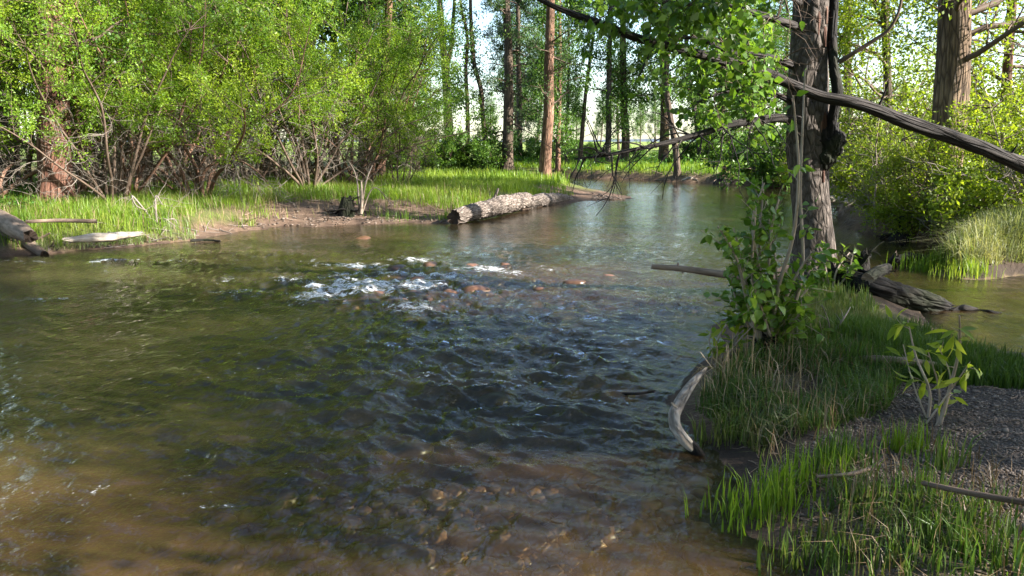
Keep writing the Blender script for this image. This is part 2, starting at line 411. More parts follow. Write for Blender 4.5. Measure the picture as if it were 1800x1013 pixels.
M['bark_furrow'] = barkmat("furrowed_bark", (.070, .043, .026), (.180, .120, .075), (.300, .215, .140), sc=(15, 15, 2.4), bump=1.0, crack=.8)
M['bark_pine'] = barkmat("pine_bark", (.090, .045, .028), (.200, .110, .070), (.310, .220, .160), sc=(14, 14, 3.0), bump=.7)
M['bark_log'] = barkmat("weathered_bark", (.100, .072, .055), (.240, .195, .165), (.430, .370, .330), sc=(26, 26, 7), bump=1.0, crack=.7)
M['bark_dark'] = barkmat("dark_wet_bark", (.006, .005, .004), (.014, .011, .009), (.032, .025, .020), sc=(16, 16, 5), bump=.9, moss=(.020, .026, .009))
M['twig'] = woodmat("brown_twig", (.055, .036, .026), (.130, .090, .066))
M['deadtwig'] = woodmat("grey_dead_twig", (.150, .125, .105), (.190, .160, .135))
M['stem_red'] = woodmat("reddish_stem", (.085, .042, .028), (.210, .120, .082))
M['shoot'] = woodmat("pale_shoot", (.180, .135, .100), (.360, .290, .230))
M['limb'] = barkmat("dead_limb", (.016, .013, .012), (.040, .033, .030), (.088, .075, .068), sc=(22, 22, 2.2), bump=.9, crack=.6)
M['drift'] = woodmat("bleached_driftwood", (.200, .150, .110), (.500, .430, .350), sc=(30, 30, 5))
M['driftd'] = woodmat("brown_driftwood", (.090, .062, .045), (.240, .175, .130), sc=(24, 24, 4))
M['endgrain'] = woodmat("end_grain", (.020, .014, .010), (.060, .040, .028), sc=(20, 20, 20))
M['gravel'] = stonemat("gravel_stone", [(.040, .027, .020), (.090, .064, .048), (.140, .104, .080), (.230, .185, .150)], rough=.7)
M['cobble'] = stonemat("river_stone", [(.030, .026, .016), (.100, .060, .032), (.200, .105, .060), (.260, .165, .100)], rough=.35)
M['darkrock'] = stonemat("dark_wet_rock", [(.015, .013, .012), (.035, .030, .026), (.060, .050, .042)], rough=.3)

# ground
def ground_mat():
    m, nt, N, out = newmat("ground_soil"); L = nt.links.new
    def att(n): a = N("Attribute", attribute_name=n); return a.outputs[2]
    geo = N("NewGeometry")
    def noise(s, d=5, ro=.6):
        n = N("TexNoise"); n.inputs["Scale"].default_value = s; n.inputs["Detail"].default_value = d; n.inputs["Roughness"].default_value = ro; L(geo.outputs["Position"], n.inputs[0]); return n.outputs[0]
    n1, n2, n3 = noise(1.3), noise(7), noise(40)
    soil = ramp(N, [(.3, (.050, .030, .020)), (.5, (.120, .076, .052)), (.7, (.230, .160, .115))]); L(mixc(N, nt, .5, n2, n3), soil.inputs[0])
    turf = ramp(N, [(.3, (.045, .060, .014)), (.5, (.075, .100, .020)), (.7, (.120, .120, .045))]); L(mixc(N, nt, .5, n1, n3), turf.inputs[0])
    vo = N("TexVoronoi"); vo.inputs["Scale"].default_value = 11; vo.inputs["Randomness"].default_value = 1; L(geo.outputs["Position"], vo.inputs[0])
    peb = ramp(N, [(0, (.035, .036, .014)), (.35, (.095, .062, .028)), (.7, (.185, .110, .055)), (1, (.240, .170, .110))]); sx = N("SeparateColor"); L(vo.outputs["Color"], sx.inputs[0]); L(sx.outputs[0], peb.inputs[0])
    ed = ramp(N, [(.25, g(1)), (.75, g(.35))]); L(mth(N, nt, 'MULTIPLY', vo.outputs["Distance"], 1.0), ed.inputs[0])
    bedc = mixc(N, nt, 1.0, peb.outputs[0], ed.outputs[0], 'MULTIPLY')
    silt = ramp(N, [(.35, (.085, .058, .025)), (.6, (.210, .120, .055))]); L(n1, silt.inputs[0])
    bed = mixc(N, nt, mth(N, nt, 'MULTIPLY', att("silt"), 1.0, clamp=True), bedc, silt.outputs[0])
    alg = ramp(N, [(.35, (.090, .085, .018)), (.6, (.200, .185, .040))]); L(n2, alg.inputs[0]); bed = mixc(N, nt, att("algae"), bed, alg.outputs[0]); bed = mixc(N, nt, att("bed_shade"), bed, (.024, .026, .012))  # last mix paints shade patches into the bed colour
    grv = ramp(N, [(.3, (.035, .027, .022)), (.7, (.120, .092, .074))]); L(n3, grv.inputs[0])
    c = mixc(N, nt, att("turf"), soil.outputs[0], turf.outputs[0])
    c = mixc(N, nt, att("gravel"), c, grv.outputs[0])
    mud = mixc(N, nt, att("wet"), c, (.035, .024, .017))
    c = mixc(N, nt, att("bed"), mud, bed)
    c = mixc(N, nt, att("meadow"), c, (.170, .220, .045))
    pb = N("BsdfPrincipled"); pb.inputs["Roughness"].default_value = .9; pb.inputs["Specular IOR Level"].default_value = .2; L(c, pb.inputs["Base Color"])
    bp = N("Bump"); bp.inputs["Strength"].default_value = .6; bp.inputs["Distance"].default_value = .03; L(mth(N, nt, 'ADD', n2, mth(N, nt, 'MULTIPLY', n3, .5)), bp.inputs["Height"]); L(bp.outputs[0], pb.inputs["Normal"])
    L(pb.outputs[0], out.inputs[0]); return m

def water_mat():
    m, nt, N, out = newmat("river_water"); L = nt.links.new
    def att(n): a = N("Attribute", attribute_name=n); return a.outputs[2]
    geo = N("NewGeometry")
    mp = N("Mapping"); mp.inputs["Rotation"].default_value = (0, 0, R(-62)); mp.inputs["Scale"].default_value = (1, .72, 1); L(geo.outputs["Position"], mp.inputs[0])
    def noise(s, d=3, dist=.5, src=None):
        n = N("TexNoise"); n.inputs["Scale"].default_value = s; n.inputs["Detail"].default_value = d; n.inputs["Distortion"].default_value = dist; L(src or mp.outputs[0], n.inputs[0]); return n.outputs[0]
    a, b = noise(8, 3, .5), noise(34, 2, .3)
    h = mth(N, nt, 'ADD', a, mth(N, nt, 'MULTIPLY', b, .30))
    bp = N("Bump"); bp.inputs["Distance"].default_value = .034; L(h, bp.inputs["Height"]); L(mth(N, nt, 'MULTIPLY', att("rough"), 1.0, clamp=True), bp.inputs["Strength"])
    fr = N("Fresnel"); fr.inputs["IOR"].default_value = 1.333; L(bp.outputs[0], fr.inputs["Normal"])
    gl = N("BsdfGlossy"); gl.inputs["Roughness"].default_value = .06; gl.inputs["Color"].default_value = (1, 1, 1, 1); L(bp.outputs[0], gl.inputs["Normal"])
    tp = N("BsdfTransparent"); tp.inputs[0].default_value = (.86, .86, .70, 1)
    nl = noise(.9, 3, .6)
    body = ramp(N, [(.35, (.022, .021, .008)), (.65, (.066, .056, .022))]); L(nl, body.inputs[0])
    brown = ramp(N, [(.35, (.085, .052, .022)), (.65, (.165, .098, .045))]); L(nl, brown.inputs[0])
    df = N("BsdfDiffuse"); L(mixc(N, nt, mth(N, nt, 'MULTIPLY', att("shoal"), 1.0, clamp=True), body.outputs[0], brown.outputs[0]), df.inputs[0])
    m1 = N("MixShader"); L(att("turb"), m1.inputs[0]); L(tp.outputs[0], m1.inputs[1]); L(df.outputs[0], m1.inputs[2])
    m2 = N("MixShader"); L(fr.outputs[0], m2.inputs[0]); L(m1.outputs[0], m2.inputs[1]); L(gl.outputs[0], m2.inputs[2])
    # foam
    mpf = N("Mapping"); mpf.inputs["Rotation"].default_value = (0, 0, R(-62)); mpf.inputs["Scale"].default_value = (.7, 1.0, 1); L(geo.outputs["Position"], mpf.inputs[0])
    f1, f2, f3 = noise(7, 4, 1.5, mpf.outputs[0]), noise(26, 5, 1.0, mpf.outputs[0]), noise(85, 3, .3, mpf.outputs[0])
    fn = mth(N, nt, 'ADD', mth(N, nt, 'ADD', mth(N, nt, 'MULTIPLY', f1, .40), mth(N, nt, 'MULTIPLY', f2, .38)), mth(N, nt, 'MULTIPLY', f3, .22))
    th = mth(N, nt, 'SUBTRACT', .70, mth(N, nt, 'MULTIPLY', att("foam"), .26))
    fm = mth(N, nt, 'MULTIPLY', mth(N, nt, 'SUBTRACT', fn, th), 8.0, clamp=True)
    fd = N("BsdfDiffuse"); fd.inputs[0].default_value = (.66, .68, .69, 1)
    m3 = N("MixShader"); L(mth(N, nt, 'MULTIPLY', fm, .88), m3.inputs[0]); L(m2.outputs[0], m3.inputs[1]); L(fd.outputs[0], m3.inputs[2])
    L(m3.outputs[0], out.inputs[0]); return m

# ------------------------------------------------------------------ terrain sheet
def polar(rs, ths):
    Rr, Th = np.meshgrid(rs, ths, indexing='ij'); x = Rr * np.sin(Th); y = Rr * np.cos(Th)
    nr, nt_ = Rr.shape; i = np.arange(nr * nt_).reshape(nr, nt_)
    q = np.stack([i[:-1, :], np.roll(i, -1, 1)[:-1, :], np.roll(i, -1, 1)[1:, :], i[1:, :]], -1).reshape(-1, 4)
    return x.ravel(), y.ravel(), q
ths = np.concatenate([np.linspace(R(-40), R(40), 430, endpoint=False), np.linspace(R(40), R(320), 84, endpoint=False)])
rs = np.concatenate([[0.02], np.geomspace(.5, 90, 270), np.geomspace(95, 7000, 40)])
x, y, q = polar(rs, ths)
z, land, sa, sb, sc_ = ground(x, y, True)
n_ = fbm(x * 2.2, y * 2.2, seed=31, oct=4)
dirt = np.clip(gauss(x, y, (560, 385), 2.0, 1.5) + gauss(x, y, (740, 381), 1.6, .9) + gauss(x, y, (430, 412), .9, .7) + gauss(x, y, (1050, 347), 3, 2) + gauss(x, y, (650, 392), 2, .8), 0, 1)
gravp = PP((1480, 640), (1700, 640), (2000, 640), (2400, 1013), (1900, 1100), (1500, 900), (1400, 800))
gm = sstep(-.35, .35, seg_sd(x, y, gravp) + (n_ - .5) * .9) * (sb > 0)
far_cut = np.exp(-np.clip(sc_, 0, 9) / .45) * (sc_ > 0) * (y > 20)
dirtB = 1.25 * np.exp(-((seg_sd(x, y, PP((1290, 800), (1420, 740), (1580, 700), (1640, 760), (1500, 800), (1330, 830))) - .1) / .35) ** 2) * (sb > 0)
turf = np.clip(sstep(.1, .9, land + (n_ - .5) * .8) - dirt * 1.5 - dirtB - far_cut, 0, 1)
meadow = sstep(16, 30, sc_ + (n_ - .5) * 8) * (sc_ > 0)
wet = np.clip(np.exp(-np.clip(land, 0, 9) / .16) * (land > 0) * .8 + .5 * dirtB + .9 * gauss(x, y, (1590, 548), .7, .5) * (land > 0) + .9 * gauss(x, y, (1760, 484), 2.0, .6) * (land > 0), 0, 1)  # damp shore and strip; then a darkened mound and painted undercut shade
bed = sstep(.01, -.05, z) * (land < .05)
silt = np.clip(sstep(.15, .6, -z) * .6 + .5 * gauss(x, y, (300, 650), 3.5, 2.5), 0, 1)
mb = MB(); mb.add(np.stack([x, y, z], 1), q=q)
ground_o = obj("ground", mb, ground_mat(), kind="structure", attrs=dict(turf=turf, gravel=gm, bed=bed, wet=wet, meadow=meadow, silt=silt, bed_shade=np.clip(.9 * gauss(x, y, (1230, 900), .45, 1.0) + .95 * gauss(x, y, (800, 690), 2.3, 1.3) + .8 * gauss(x, y, (300, 740), 2.5, 1.0) + .8 * gauss(x, y, (300, 480), 4, .9), 0, .9), algae=np.clip(1.2 * gauss(x, y, (1650, 500), 4, 2.6), 0, .9)))  # the dark bed patches stand in for shade lying on the water

# ------------------------------------------------------------------ water sheet
ths = np.concatenate([np.linspace(R(-37), R(37), 530, endpoint=False), np.linspace(R(37), R(323), 70, endpoint=False)])
rs = np.concatenate([1 / np.linspace(1 / 1.0, 1 / 2.4, 30, endpoint=False), 1 / np.linspace(1 / 2.4, 1 / 75, 430), np.geomspace(80, 320, 12)])
x, y, q = polar(rs, ths)
zg, land, sa, sb, sc_ = ground(x, y, True)
keep = (np.minimum.reduce([zg[q[:, k]] for k in range(4)]) < .035) & (np.max(np.stack([land[q[:, k]] for k in range(4)]), 0) < 2.5)
q = q[keep]; used, inv = np.unique(q, return_inverse=True); q = inv.reshape(-1, 4)
x, y, zg, land, sb, sc_ = x[used], y[used], zg[used], land[used], sb[used], sc_[used]
fa = R(-62); c_, s_ = math.cos(fa), math.sin(fa)
fu, fv = x * c_ - y * s_, x * s_ + y * c_        # fu runs along the current
wx = fbm(x * .8, y * .8, seed=51, oct=3) * 1.6
amp = .014 + .075 * gauss(x, y, (640, 500), 2.2, 1.3) + .050 * gauss(x, y, (480, 455), 4.5, .9) + (.050 * gauss(x, y, (820, 660), 1.8, 1.7) + .022 * gauss(x, y, (1050, 700), 1.6, 1.8)) + .026 * gauss(x, y, (950, 540), 2.6, 1.4) + .02 * gauss(x, y, (1060, 440), 3, 1.0)
amp = amp + .012 * gauss(x, y, (760, 770), 1.0, .6) - .006 * gauss(x, y, (1230, 900), .8, 1.2) - .004 * gauss(x, y, (200, 900), 1.2, 1) - .004 * gauss(x, y, (1150, 370), 5, 5)
amp *= sstep(0, .8, -land + .15) * .85 + .15
def ridged(a, b, sd): return 1 - np.abs(2 * vnoise(a, b, seed=sd) - 1)
w1 = ridged(fu * 1.5 + wx, fv * .8 + wx, 61) - .5
w2 = ridged(fu * 3.6 + wx * 2, fv * 2.0 - wx, 62) - .5
w3 = ridged(fu * 8.5 - wx * 2, fv * 4.6 + wx * 2, 63) - .5
w4 = vnoise(fu * 18, fv * 10 + wx, seed=64) - .5
fade = np.clip(9 / np.hypot(x, y), 0.2, 1)
zw = amp * (1.0 * w1 + .75 * w2 + .75 * w3 * fade + .5 * w4 * fade ** 2)
# long wakes sweeping off the near bank
lw = np.sin((y - .28 * x) * 11 + 2.5 * fbm(x * .9, y * .9, seed=77)) * .006 * gauss(x, y, (1050, 830), 1.3, .8)
zw = zw + lw
foam = (.95 * gauss(x, y, (630, 513), 1.0, .62) + .85 * gauss(x, y, (705, 487), 1.0, .5) + .45 * gauss(x, y, (600, 468), 1.8, .5) + .45 * gauss(x, y, (720, 460), 1.2, .5) + .58 * gauss(x, y, (838, 509), .6, .22)
        + .45 * gauss(x, y, (720, 545), 1.0, .5) + .55 * gauss(x, y, (250, 459), 1.8, .3) + .45 * gauss(x, y, (60, 463), 1.0, .25) + .40 * gauss(x, y, (90, 525), 1.5, .4) + .38 * gauss(x, y, (470, 497), 2.0, .5) + .45 * gauss(x, y, (500, 525), 1.3, .6)
        + .45 * gauss(x, y, (890, 428), .7, .4) + .36 * gauss(x, y, (900, 475), 1.6, .9) + .40 * gauss(x, y, (900, 395), 1, .5) + .42 * gauss(x, y, (1120, 345), 5, 4) + .38 * gauss(x, y, (1230, 328), 6, 4)
        + .55 * gauss(x, y, (1620, 512), .5, .25) + .35 * gauss(x, y, (1560, 448), .6, .4) + .30 * gauss(x, y, (720, 640), 2.0, 1.5) + .27 * gauss(x, y, (640, 800), 1.4, .7) + .24 * gauss(x, y, (300, 870), 1.6, .4))
foam = np.clip(foam * (2.7 * fbm(fu * 2.6 + wx, fv * 1.5, seed=91, oct=4) - .45) + w2 * .5 * np.clip(foam, 0, .8), 0, 1.0)
zw = zw + np.clip(foam - .45, 0, 1) * .05 * (fbm(x * 9, y * 9, seed=95, oct=3)) * fade * 1.4
turb = (1 - .45 * np.clip(gauss(x, y, (880, 680), 2.0, 1.8), 0, 1)) * np.clip(1 - np.exp(-np.clip(-zg - .02, 0, 2) * 1.0) + .16 * sstep(.0, .08, -zg), 0, .7) * (1 - .45 * np.clip(gauss(x, y, (450, 900), 1.6, .9), 0, 1)) * (1 - .5 * np.clip(gauss(x, y, (1650, 500), 4, 2.5), 0, 1))
rough = np.clip(.45 + amp * 14, .4, 1) * np.clip(.35 + 5 / np.hypot(x, y), .3, 1)
mb = MB(); mb.add(np.stack([x, y, zw], 1), q=q)
water_o = obj("river_water", mb, water_mat(), kind="structure", attrs=dict(foam=foam, turb=turb, rough=rough, shoal=np.clip(1.1 * gauss(x, y, (350, 960), 2.2, 1.0) + sstep(-.36, -.12, zg), 0, 1)))

# ------------------------------------------------------------------ hills far beyond the meadow
def hills():
    m, nt, N, out = newmat("hazy_hill"); L = nt.links.new
    geo = N("NewGeometry"); n = N("TexNoise"); n.inputs["Scale"].default_value = .012; n.inputs["Detail"].default_value = 6; L(geo.outputs[0], n.inputs[0])
    r = ramp(N, [(.35, (.085, .105, .135)), (.65, (.125, .145, .175))]); L(n.outputs[0], r.inputs[0])  # distance haze is put into this blue-grey colour
    d = N("BsdfDiffuse"); L(r.outputs[0], d.inputs[0]); L(d.outputs[0], out.inputs[0])
    a = np.linspace(R(-75), R(75), 160); k = np.linspace(0, 1, 14)
    K, A = np.meshgrid(k, a, indexing='ij'); rad = 2600 + 1400 * K
    h = .25 * (70 + 90 * fbm(A * 7 + 3, A * 0 + 1.5, seed=5, oct=4)) * np.sin(K * np.pi * .5) * (.75 + .5 * fbm(A * 20, K * 4, seed=6)) - 6
    i = np.arange(h.size).reshape(h.shape); q = np.stack([i[:-1, :-1], i[:-1, 1:], i[1:, 1:], i[1:, :-1]], -1).reshape(-1, 4)
    mb = MB(); mb.add(np.stack([rad * np.sin(A), rad * np.cos(A), h], -1).reshape(-1, 3), q=q)
    obj("hills", mb, m, kind="structure")
hills()
# ------------------------------------------------------------------ trees
def px_path(pts, Y):
    """[(u, v)] or [(u, v, depth offset)] at depth Y -> world points"""
    return np.array([AT(p[0], p[1], Y + (p[2] if len(p) > 2 else 0)) for p in pts])
def prad(w, Y): return w / FPX * Y / 2

def crown_on(mbc, mbw, pts, rad, seed, z0, nl, L, leaf_n, size, ms=7, up=.12, droop=.15, ang=(50, 95), spread=.10, sub=True, wid=.55, az=None, tb=0.0, top=1.0, Lpow=.7, t_hi=1.0):
    """limbs along a trunk polyline above height z0, twigs with leaves on them"""
    rng = np.random.default_rng(seed)
    p, r, t = smooth_path(pts, rad, 40)
    zrel = p[:, 2] - p[0, 2]
    i0 = np.searchsorted(zrel, z0) if zrel[-1] > z0 else 30
    f = rng.uniform(0, 1, nl) ** .9 * t_hi; k = np.clip((i0 + f * (39 - i0)).astype(int), 0, 38)
    S = p[k]; tg = nrm(p[k + 1] - p[k])
    a = rng.uniform(0, 2 * np.pi, nl) if az is None else rng.normal(az[0], az[1], nl)
    el = np.pi / 2 - np.radians(rng.uniform(*ang, nl))
    D = np.stack([np.cos(a) * np.cos(el), np.sin(a) * np.cos(el), np.sin(el)], 1)
    ln = L * (1 - .65 * f ** 1.3) * rng.uniform(.6, 1.2, nl) * top
    lim = grow(S, D, ln, 7, rng, .22, up)
    r0 = np.minimum(r[k] * .45, .02 + ln * .014)
    tubes(mbw, lim, r0[:, None] * np.linspace(1, .2, 7)[None], 5)
    sec, l2, i2, t2 = children(lim, ms, .2, 1, R(55), lambda i, t: ln[i] * rng.uniform(.25, .5, len(i)) * (1.2 - .5 * t), 5, rng, .25, up * .5)
    tubes(mbw, sec, (r0[i2] * .35)[:, None] * np.linspace(1, .25, 5)[None], 3)
    if sub:
        ter, l3, i3, t3 = children(sec, 4, .25, 1, R(50), lambda i, t: l2[i] * rng.uniform(.3, .6, len(i)), 3, rng, .25, -.02)
        if size < .1: tubes(mbw, ter, np.full((len(ter), 3), .004) * np.linspace(1, .4, 3)[None], 3)
        leaves(mbc, ter, leaf_n, size, spread, rng, droop=droop, wid=wid, tb=tb)
        leaves(mbc, sec, leaf_n, size, spread, rng, droop=droop, wid=wid, t0=.4, tb=tb)
    else:
        leaves(mbc, sec, leaf_n, size, spread, rng, droop=droop, wid=wid, tb=tb)

def tree(name, label, cat, base, pts, w, H, seed, bark, leaf, group=None, Y=None, crown=None, fork=None, flare=.5, n=14):
    b = G(*base) if Y is None else GXY(*(AT(base[0], base[1], Y)[:2]))
    Yb = b[1]
    path = [b - np.array([0, 0, .15])]
    for q_ in pts: path.append(px_path([q_], Yb)[0])
    d = nrm(path[-1] - path[-2])
    top = path[-1]; rem = H - (top[2] - b[2])
    if rem > .5:
        for k in (1, 2, 3): path.append(top + (d * .5 + np.array([0, 0, .8])) * rem * k / 3 + np.array([.12 * math.sin(seed + k * 2), .1 * math.cos(seed * 2 + k), 0]) * k)
    path = np.array(path); r0 = prad(w, Yb)
    hh = (path[:, 2] - path[0, 2]); hh = hh / hh[-1]
    rad = r0 * (1 - .75 * hh ** 1.1)
    root = thing(name, label, cat, b, group)
    mt = MB(); trunk_tube(mt, path, rad, n, 46, seed, .10, flare=flare, fl_h=.3)
    mc, mw = MB(), mt
    c = dict(z0=1.5, nl=34, L=2.6, leaf_n=16, size=.10); c.update(crown or {})
    cz = c.pop('extra', None)
    mtw = MB()
    crown_on(mc, mtw, path, rad, seed, **c)
    if fork:
        for fk in fork:
            fp = px_path(fk[0], Yb); e = fp[-1] + np.array([.3, 0, 2.5]); fp = np.vstack([fp, e]); fr = prad(fk[1], Yb) * np.linspace(1, .4, len(fp))
            trunk_tube(mt, fp, fr, 10, 30, seed + 3, .1)
            c2 = dict(c); c2['z0'] = 0; c2['nl'] = max(6, c['nl'] // 3)
            crown_on(mc, mtw, fp, fr, seed + 1, **c2)
    obj("trunk", mt, bark, root)
    obj("branches", mtw, M['twig'], root, kind="stuff")
    obj("crown", mc, leaf, root)
    return root

# ---- far trees between the meadow and the bend
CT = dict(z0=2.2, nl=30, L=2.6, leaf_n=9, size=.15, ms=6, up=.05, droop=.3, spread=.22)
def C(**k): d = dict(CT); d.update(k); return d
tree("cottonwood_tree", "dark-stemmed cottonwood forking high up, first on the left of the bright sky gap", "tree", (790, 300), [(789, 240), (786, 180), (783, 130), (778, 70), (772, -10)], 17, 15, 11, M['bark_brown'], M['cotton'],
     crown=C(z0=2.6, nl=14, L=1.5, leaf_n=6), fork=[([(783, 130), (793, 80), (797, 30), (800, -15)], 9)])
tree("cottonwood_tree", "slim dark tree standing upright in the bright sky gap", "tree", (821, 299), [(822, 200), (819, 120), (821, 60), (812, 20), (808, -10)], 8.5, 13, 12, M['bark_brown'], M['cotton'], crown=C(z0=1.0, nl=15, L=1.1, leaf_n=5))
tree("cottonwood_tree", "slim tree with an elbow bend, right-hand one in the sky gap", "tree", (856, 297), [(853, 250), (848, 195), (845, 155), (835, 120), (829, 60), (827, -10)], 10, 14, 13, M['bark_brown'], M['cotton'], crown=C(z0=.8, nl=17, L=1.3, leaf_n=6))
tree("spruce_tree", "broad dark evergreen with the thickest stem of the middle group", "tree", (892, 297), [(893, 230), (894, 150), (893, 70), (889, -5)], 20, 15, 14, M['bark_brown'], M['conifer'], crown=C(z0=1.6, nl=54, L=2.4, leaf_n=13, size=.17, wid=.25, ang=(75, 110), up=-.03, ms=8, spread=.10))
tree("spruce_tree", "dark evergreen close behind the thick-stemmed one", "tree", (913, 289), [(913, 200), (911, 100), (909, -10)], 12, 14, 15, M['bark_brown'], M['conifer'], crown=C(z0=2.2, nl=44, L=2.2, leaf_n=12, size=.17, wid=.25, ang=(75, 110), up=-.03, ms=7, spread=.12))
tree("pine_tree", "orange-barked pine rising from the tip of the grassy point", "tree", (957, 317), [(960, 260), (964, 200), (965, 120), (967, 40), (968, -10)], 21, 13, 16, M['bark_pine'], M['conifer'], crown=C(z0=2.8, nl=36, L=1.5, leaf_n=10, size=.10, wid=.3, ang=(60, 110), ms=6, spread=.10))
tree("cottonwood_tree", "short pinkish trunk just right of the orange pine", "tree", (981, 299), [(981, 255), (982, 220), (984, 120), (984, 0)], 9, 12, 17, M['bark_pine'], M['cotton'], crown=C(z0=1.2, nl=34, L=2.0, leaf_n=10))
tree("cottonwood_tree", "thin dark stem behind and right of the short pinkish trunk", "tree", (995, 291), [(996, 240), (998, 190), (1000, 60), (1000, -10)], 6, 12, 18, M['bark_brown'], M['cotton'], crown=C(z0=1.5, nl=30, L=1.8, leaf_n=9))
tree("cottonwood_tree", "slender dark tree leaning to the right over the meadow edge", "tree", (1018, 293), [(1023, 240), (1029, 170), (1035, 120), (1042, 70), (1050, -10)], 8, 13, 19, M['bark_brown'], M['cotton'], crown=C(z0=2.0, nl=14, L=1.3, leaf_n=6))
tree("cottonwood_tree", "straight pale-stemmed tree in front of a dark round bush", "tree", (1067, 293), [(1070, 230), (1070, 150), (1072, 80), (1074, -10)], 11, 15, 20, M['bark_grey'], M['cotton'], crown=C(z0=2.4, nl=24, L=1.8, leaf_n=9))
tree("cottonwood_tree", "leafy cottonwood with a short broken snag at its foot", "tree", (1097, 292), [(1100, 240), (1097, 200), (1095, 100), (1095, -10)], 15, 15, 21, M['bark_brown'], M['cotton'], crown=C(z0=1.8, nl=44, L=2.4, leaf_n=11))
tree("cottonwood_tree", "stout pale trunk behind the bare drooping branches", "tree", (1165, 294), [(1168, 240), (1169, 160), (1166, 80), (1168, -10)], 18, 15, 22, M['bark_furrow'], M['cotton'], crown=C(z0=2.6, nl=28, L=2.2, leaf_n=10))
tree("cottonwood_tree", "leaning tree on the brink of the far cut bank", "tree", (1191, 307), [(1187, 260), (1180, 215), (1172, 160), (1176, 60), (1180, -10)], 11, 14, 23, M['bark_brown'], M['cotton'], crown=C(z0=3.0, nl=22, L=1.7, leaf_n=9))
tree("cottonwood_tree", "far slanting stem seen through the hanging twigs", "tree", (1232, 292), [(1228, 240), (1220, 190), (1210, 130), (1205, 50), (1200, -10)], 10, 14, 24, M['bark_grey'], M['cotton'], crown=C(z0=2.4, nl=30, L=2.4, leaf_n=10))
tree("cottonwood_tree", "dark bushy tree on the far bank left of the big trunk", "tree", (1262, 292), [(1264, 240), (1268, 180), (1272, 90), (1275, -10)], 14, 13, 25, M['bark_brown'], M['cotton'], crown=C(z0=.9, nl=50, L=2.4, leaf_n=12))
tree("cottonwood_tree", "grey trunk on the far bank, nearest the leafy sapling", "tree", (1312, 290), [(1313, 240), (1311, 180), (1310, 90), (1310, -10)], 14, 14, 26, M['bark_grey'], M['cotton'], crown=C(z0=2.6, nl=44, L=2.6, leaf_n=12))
# ---- trees behind the willows
tree("cottonwood_tree", "thick ridged reddish trunk at the far left behind willow stems", "tree", (97, 362), [(97, 300), (95, 240), (92, 160), (88, 60), (85, -10)], 56, 14, 31, M['bark_red'], M['cotton'], crown=C(z0=3.0, nl=44, L=3.2, leaf_n=14, size=.09), n=26)
tree("cottonwood_tree", "dark upright trunk behind the middle willows", "tree", (640, 318), [(643, 250), (644, 150), (642, 50), (640, -10)], 26, 15, 32, M['bark_brown'], M['cotton'], crown=C(z0=3.4, nl=40, L=2.8, leaf_n=12, size=.11))
tree("cottonwood_tree", "pale orange-barked trunk close beside the dark upright one", "tree", (668, 318), [(669, 280), (670, 240), (676, 120), (684, -10)], 17, 14, 33, M['bark_pine'], M['cotton'], crown=C(z0=3.6, nl=30, L=2.2, leaf_n=11, size=.11))
tree("cottonwood_tree", "bluish grey trunk deep in shade behind the reddish stems", "tree", (252, 330), [(254, 280), (256, 230), (258, 100), (258, -10)], 26, 14, 34, M['bark_grey'], M['cotton'], crown=C(z0=3.2, nl=44, L=3, leaf_n=13, size=.11))
BACK = "shaded trees behind the willow thicket"
bt = None
for k, (u, v, s, lb) in enumerate([(20, 322, 1.1, "shaded dark trunk left of the thick reddish trunk"), (150, 318, 1.0, "shaded dark trunk between the reddish trunk and the bluish grey one"), (330, 320, .9, "shaded dark trunk right of the bluish grey one"),
        (395, 316, 1.0, "shaded dark trunk above the trailing dead twigs"), (470, 318, .95, "shaded dark trunk above the dark hollow in the bank"), (530, 315, 1.1, "shaded dark trunk behind the dark-stemmed willow"), (590, 316, .8, "slim shaded trunk left of the dark upright trunk"), (735, 312, .75, "slim shaded trunk behind the airy young willows")]):
    if bt is None:
        bt = tree("cottonwood_tree", lb, "tree", (u, v), [(u + 3, 240), (u + 2, 140), (u - 4, -10)], 22, 14, 40, M['bark_brown'], M['cotton'], group=BACK, crown=C(z0=2.6, nl=60, L=3.4, leaf_n=14, size=.15))
    else: copy_tree(bt, G(u, v), k * 1.3, s, lb, BACK)
# tall trees deeper in the wood whose crowns rise above the thicket
for k, (X, Y, s) in enumerate([(-14, 22, 1.25), (-9, 24, 1.3), (-19, 17, 1.3), (-24, 22, 1.3), (-12, 30, 1.35), (-18, 29, 1.35)]):
    copy_tree(bt, GXY(X, Y), k * 2.1 + .5, s, "tall cottonwood deep inside the shaded wood behind the thicket", "tall trees deep in the wood")

# ---- right bank
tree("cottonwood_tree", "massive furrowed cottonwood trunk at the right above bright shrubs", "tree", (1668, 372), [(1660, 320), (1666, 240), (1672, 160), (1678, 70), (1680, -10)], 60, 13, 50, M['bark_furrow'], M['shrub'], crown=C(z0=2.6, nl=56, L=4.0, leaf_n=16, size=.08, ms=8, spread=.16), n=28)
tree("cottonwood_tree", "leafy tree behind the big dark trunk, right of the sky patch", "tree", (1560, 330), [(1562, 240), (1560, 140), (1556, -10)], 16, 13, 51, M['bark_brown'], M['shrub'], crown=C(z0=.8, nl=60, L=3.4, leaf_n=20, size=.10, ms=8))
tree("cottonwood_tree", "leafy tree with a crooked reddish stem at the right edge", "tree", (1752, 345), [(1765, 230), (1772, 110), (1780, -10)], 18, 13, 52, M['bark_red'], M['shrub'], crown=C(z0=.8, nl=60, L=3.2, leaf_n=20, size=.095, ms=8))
tree("cottonwood_tree", "far leafy tree seen between the two big right-hand trunks", "tree", (1490, 312), [(1492, 220), (1490, 120), (1490, -10)], 16, 13, 53, M['bark_brown'], M['cotton'], crown=C(z0=.8, nl=50, L=3.4, leaf_n=12, size=.14))

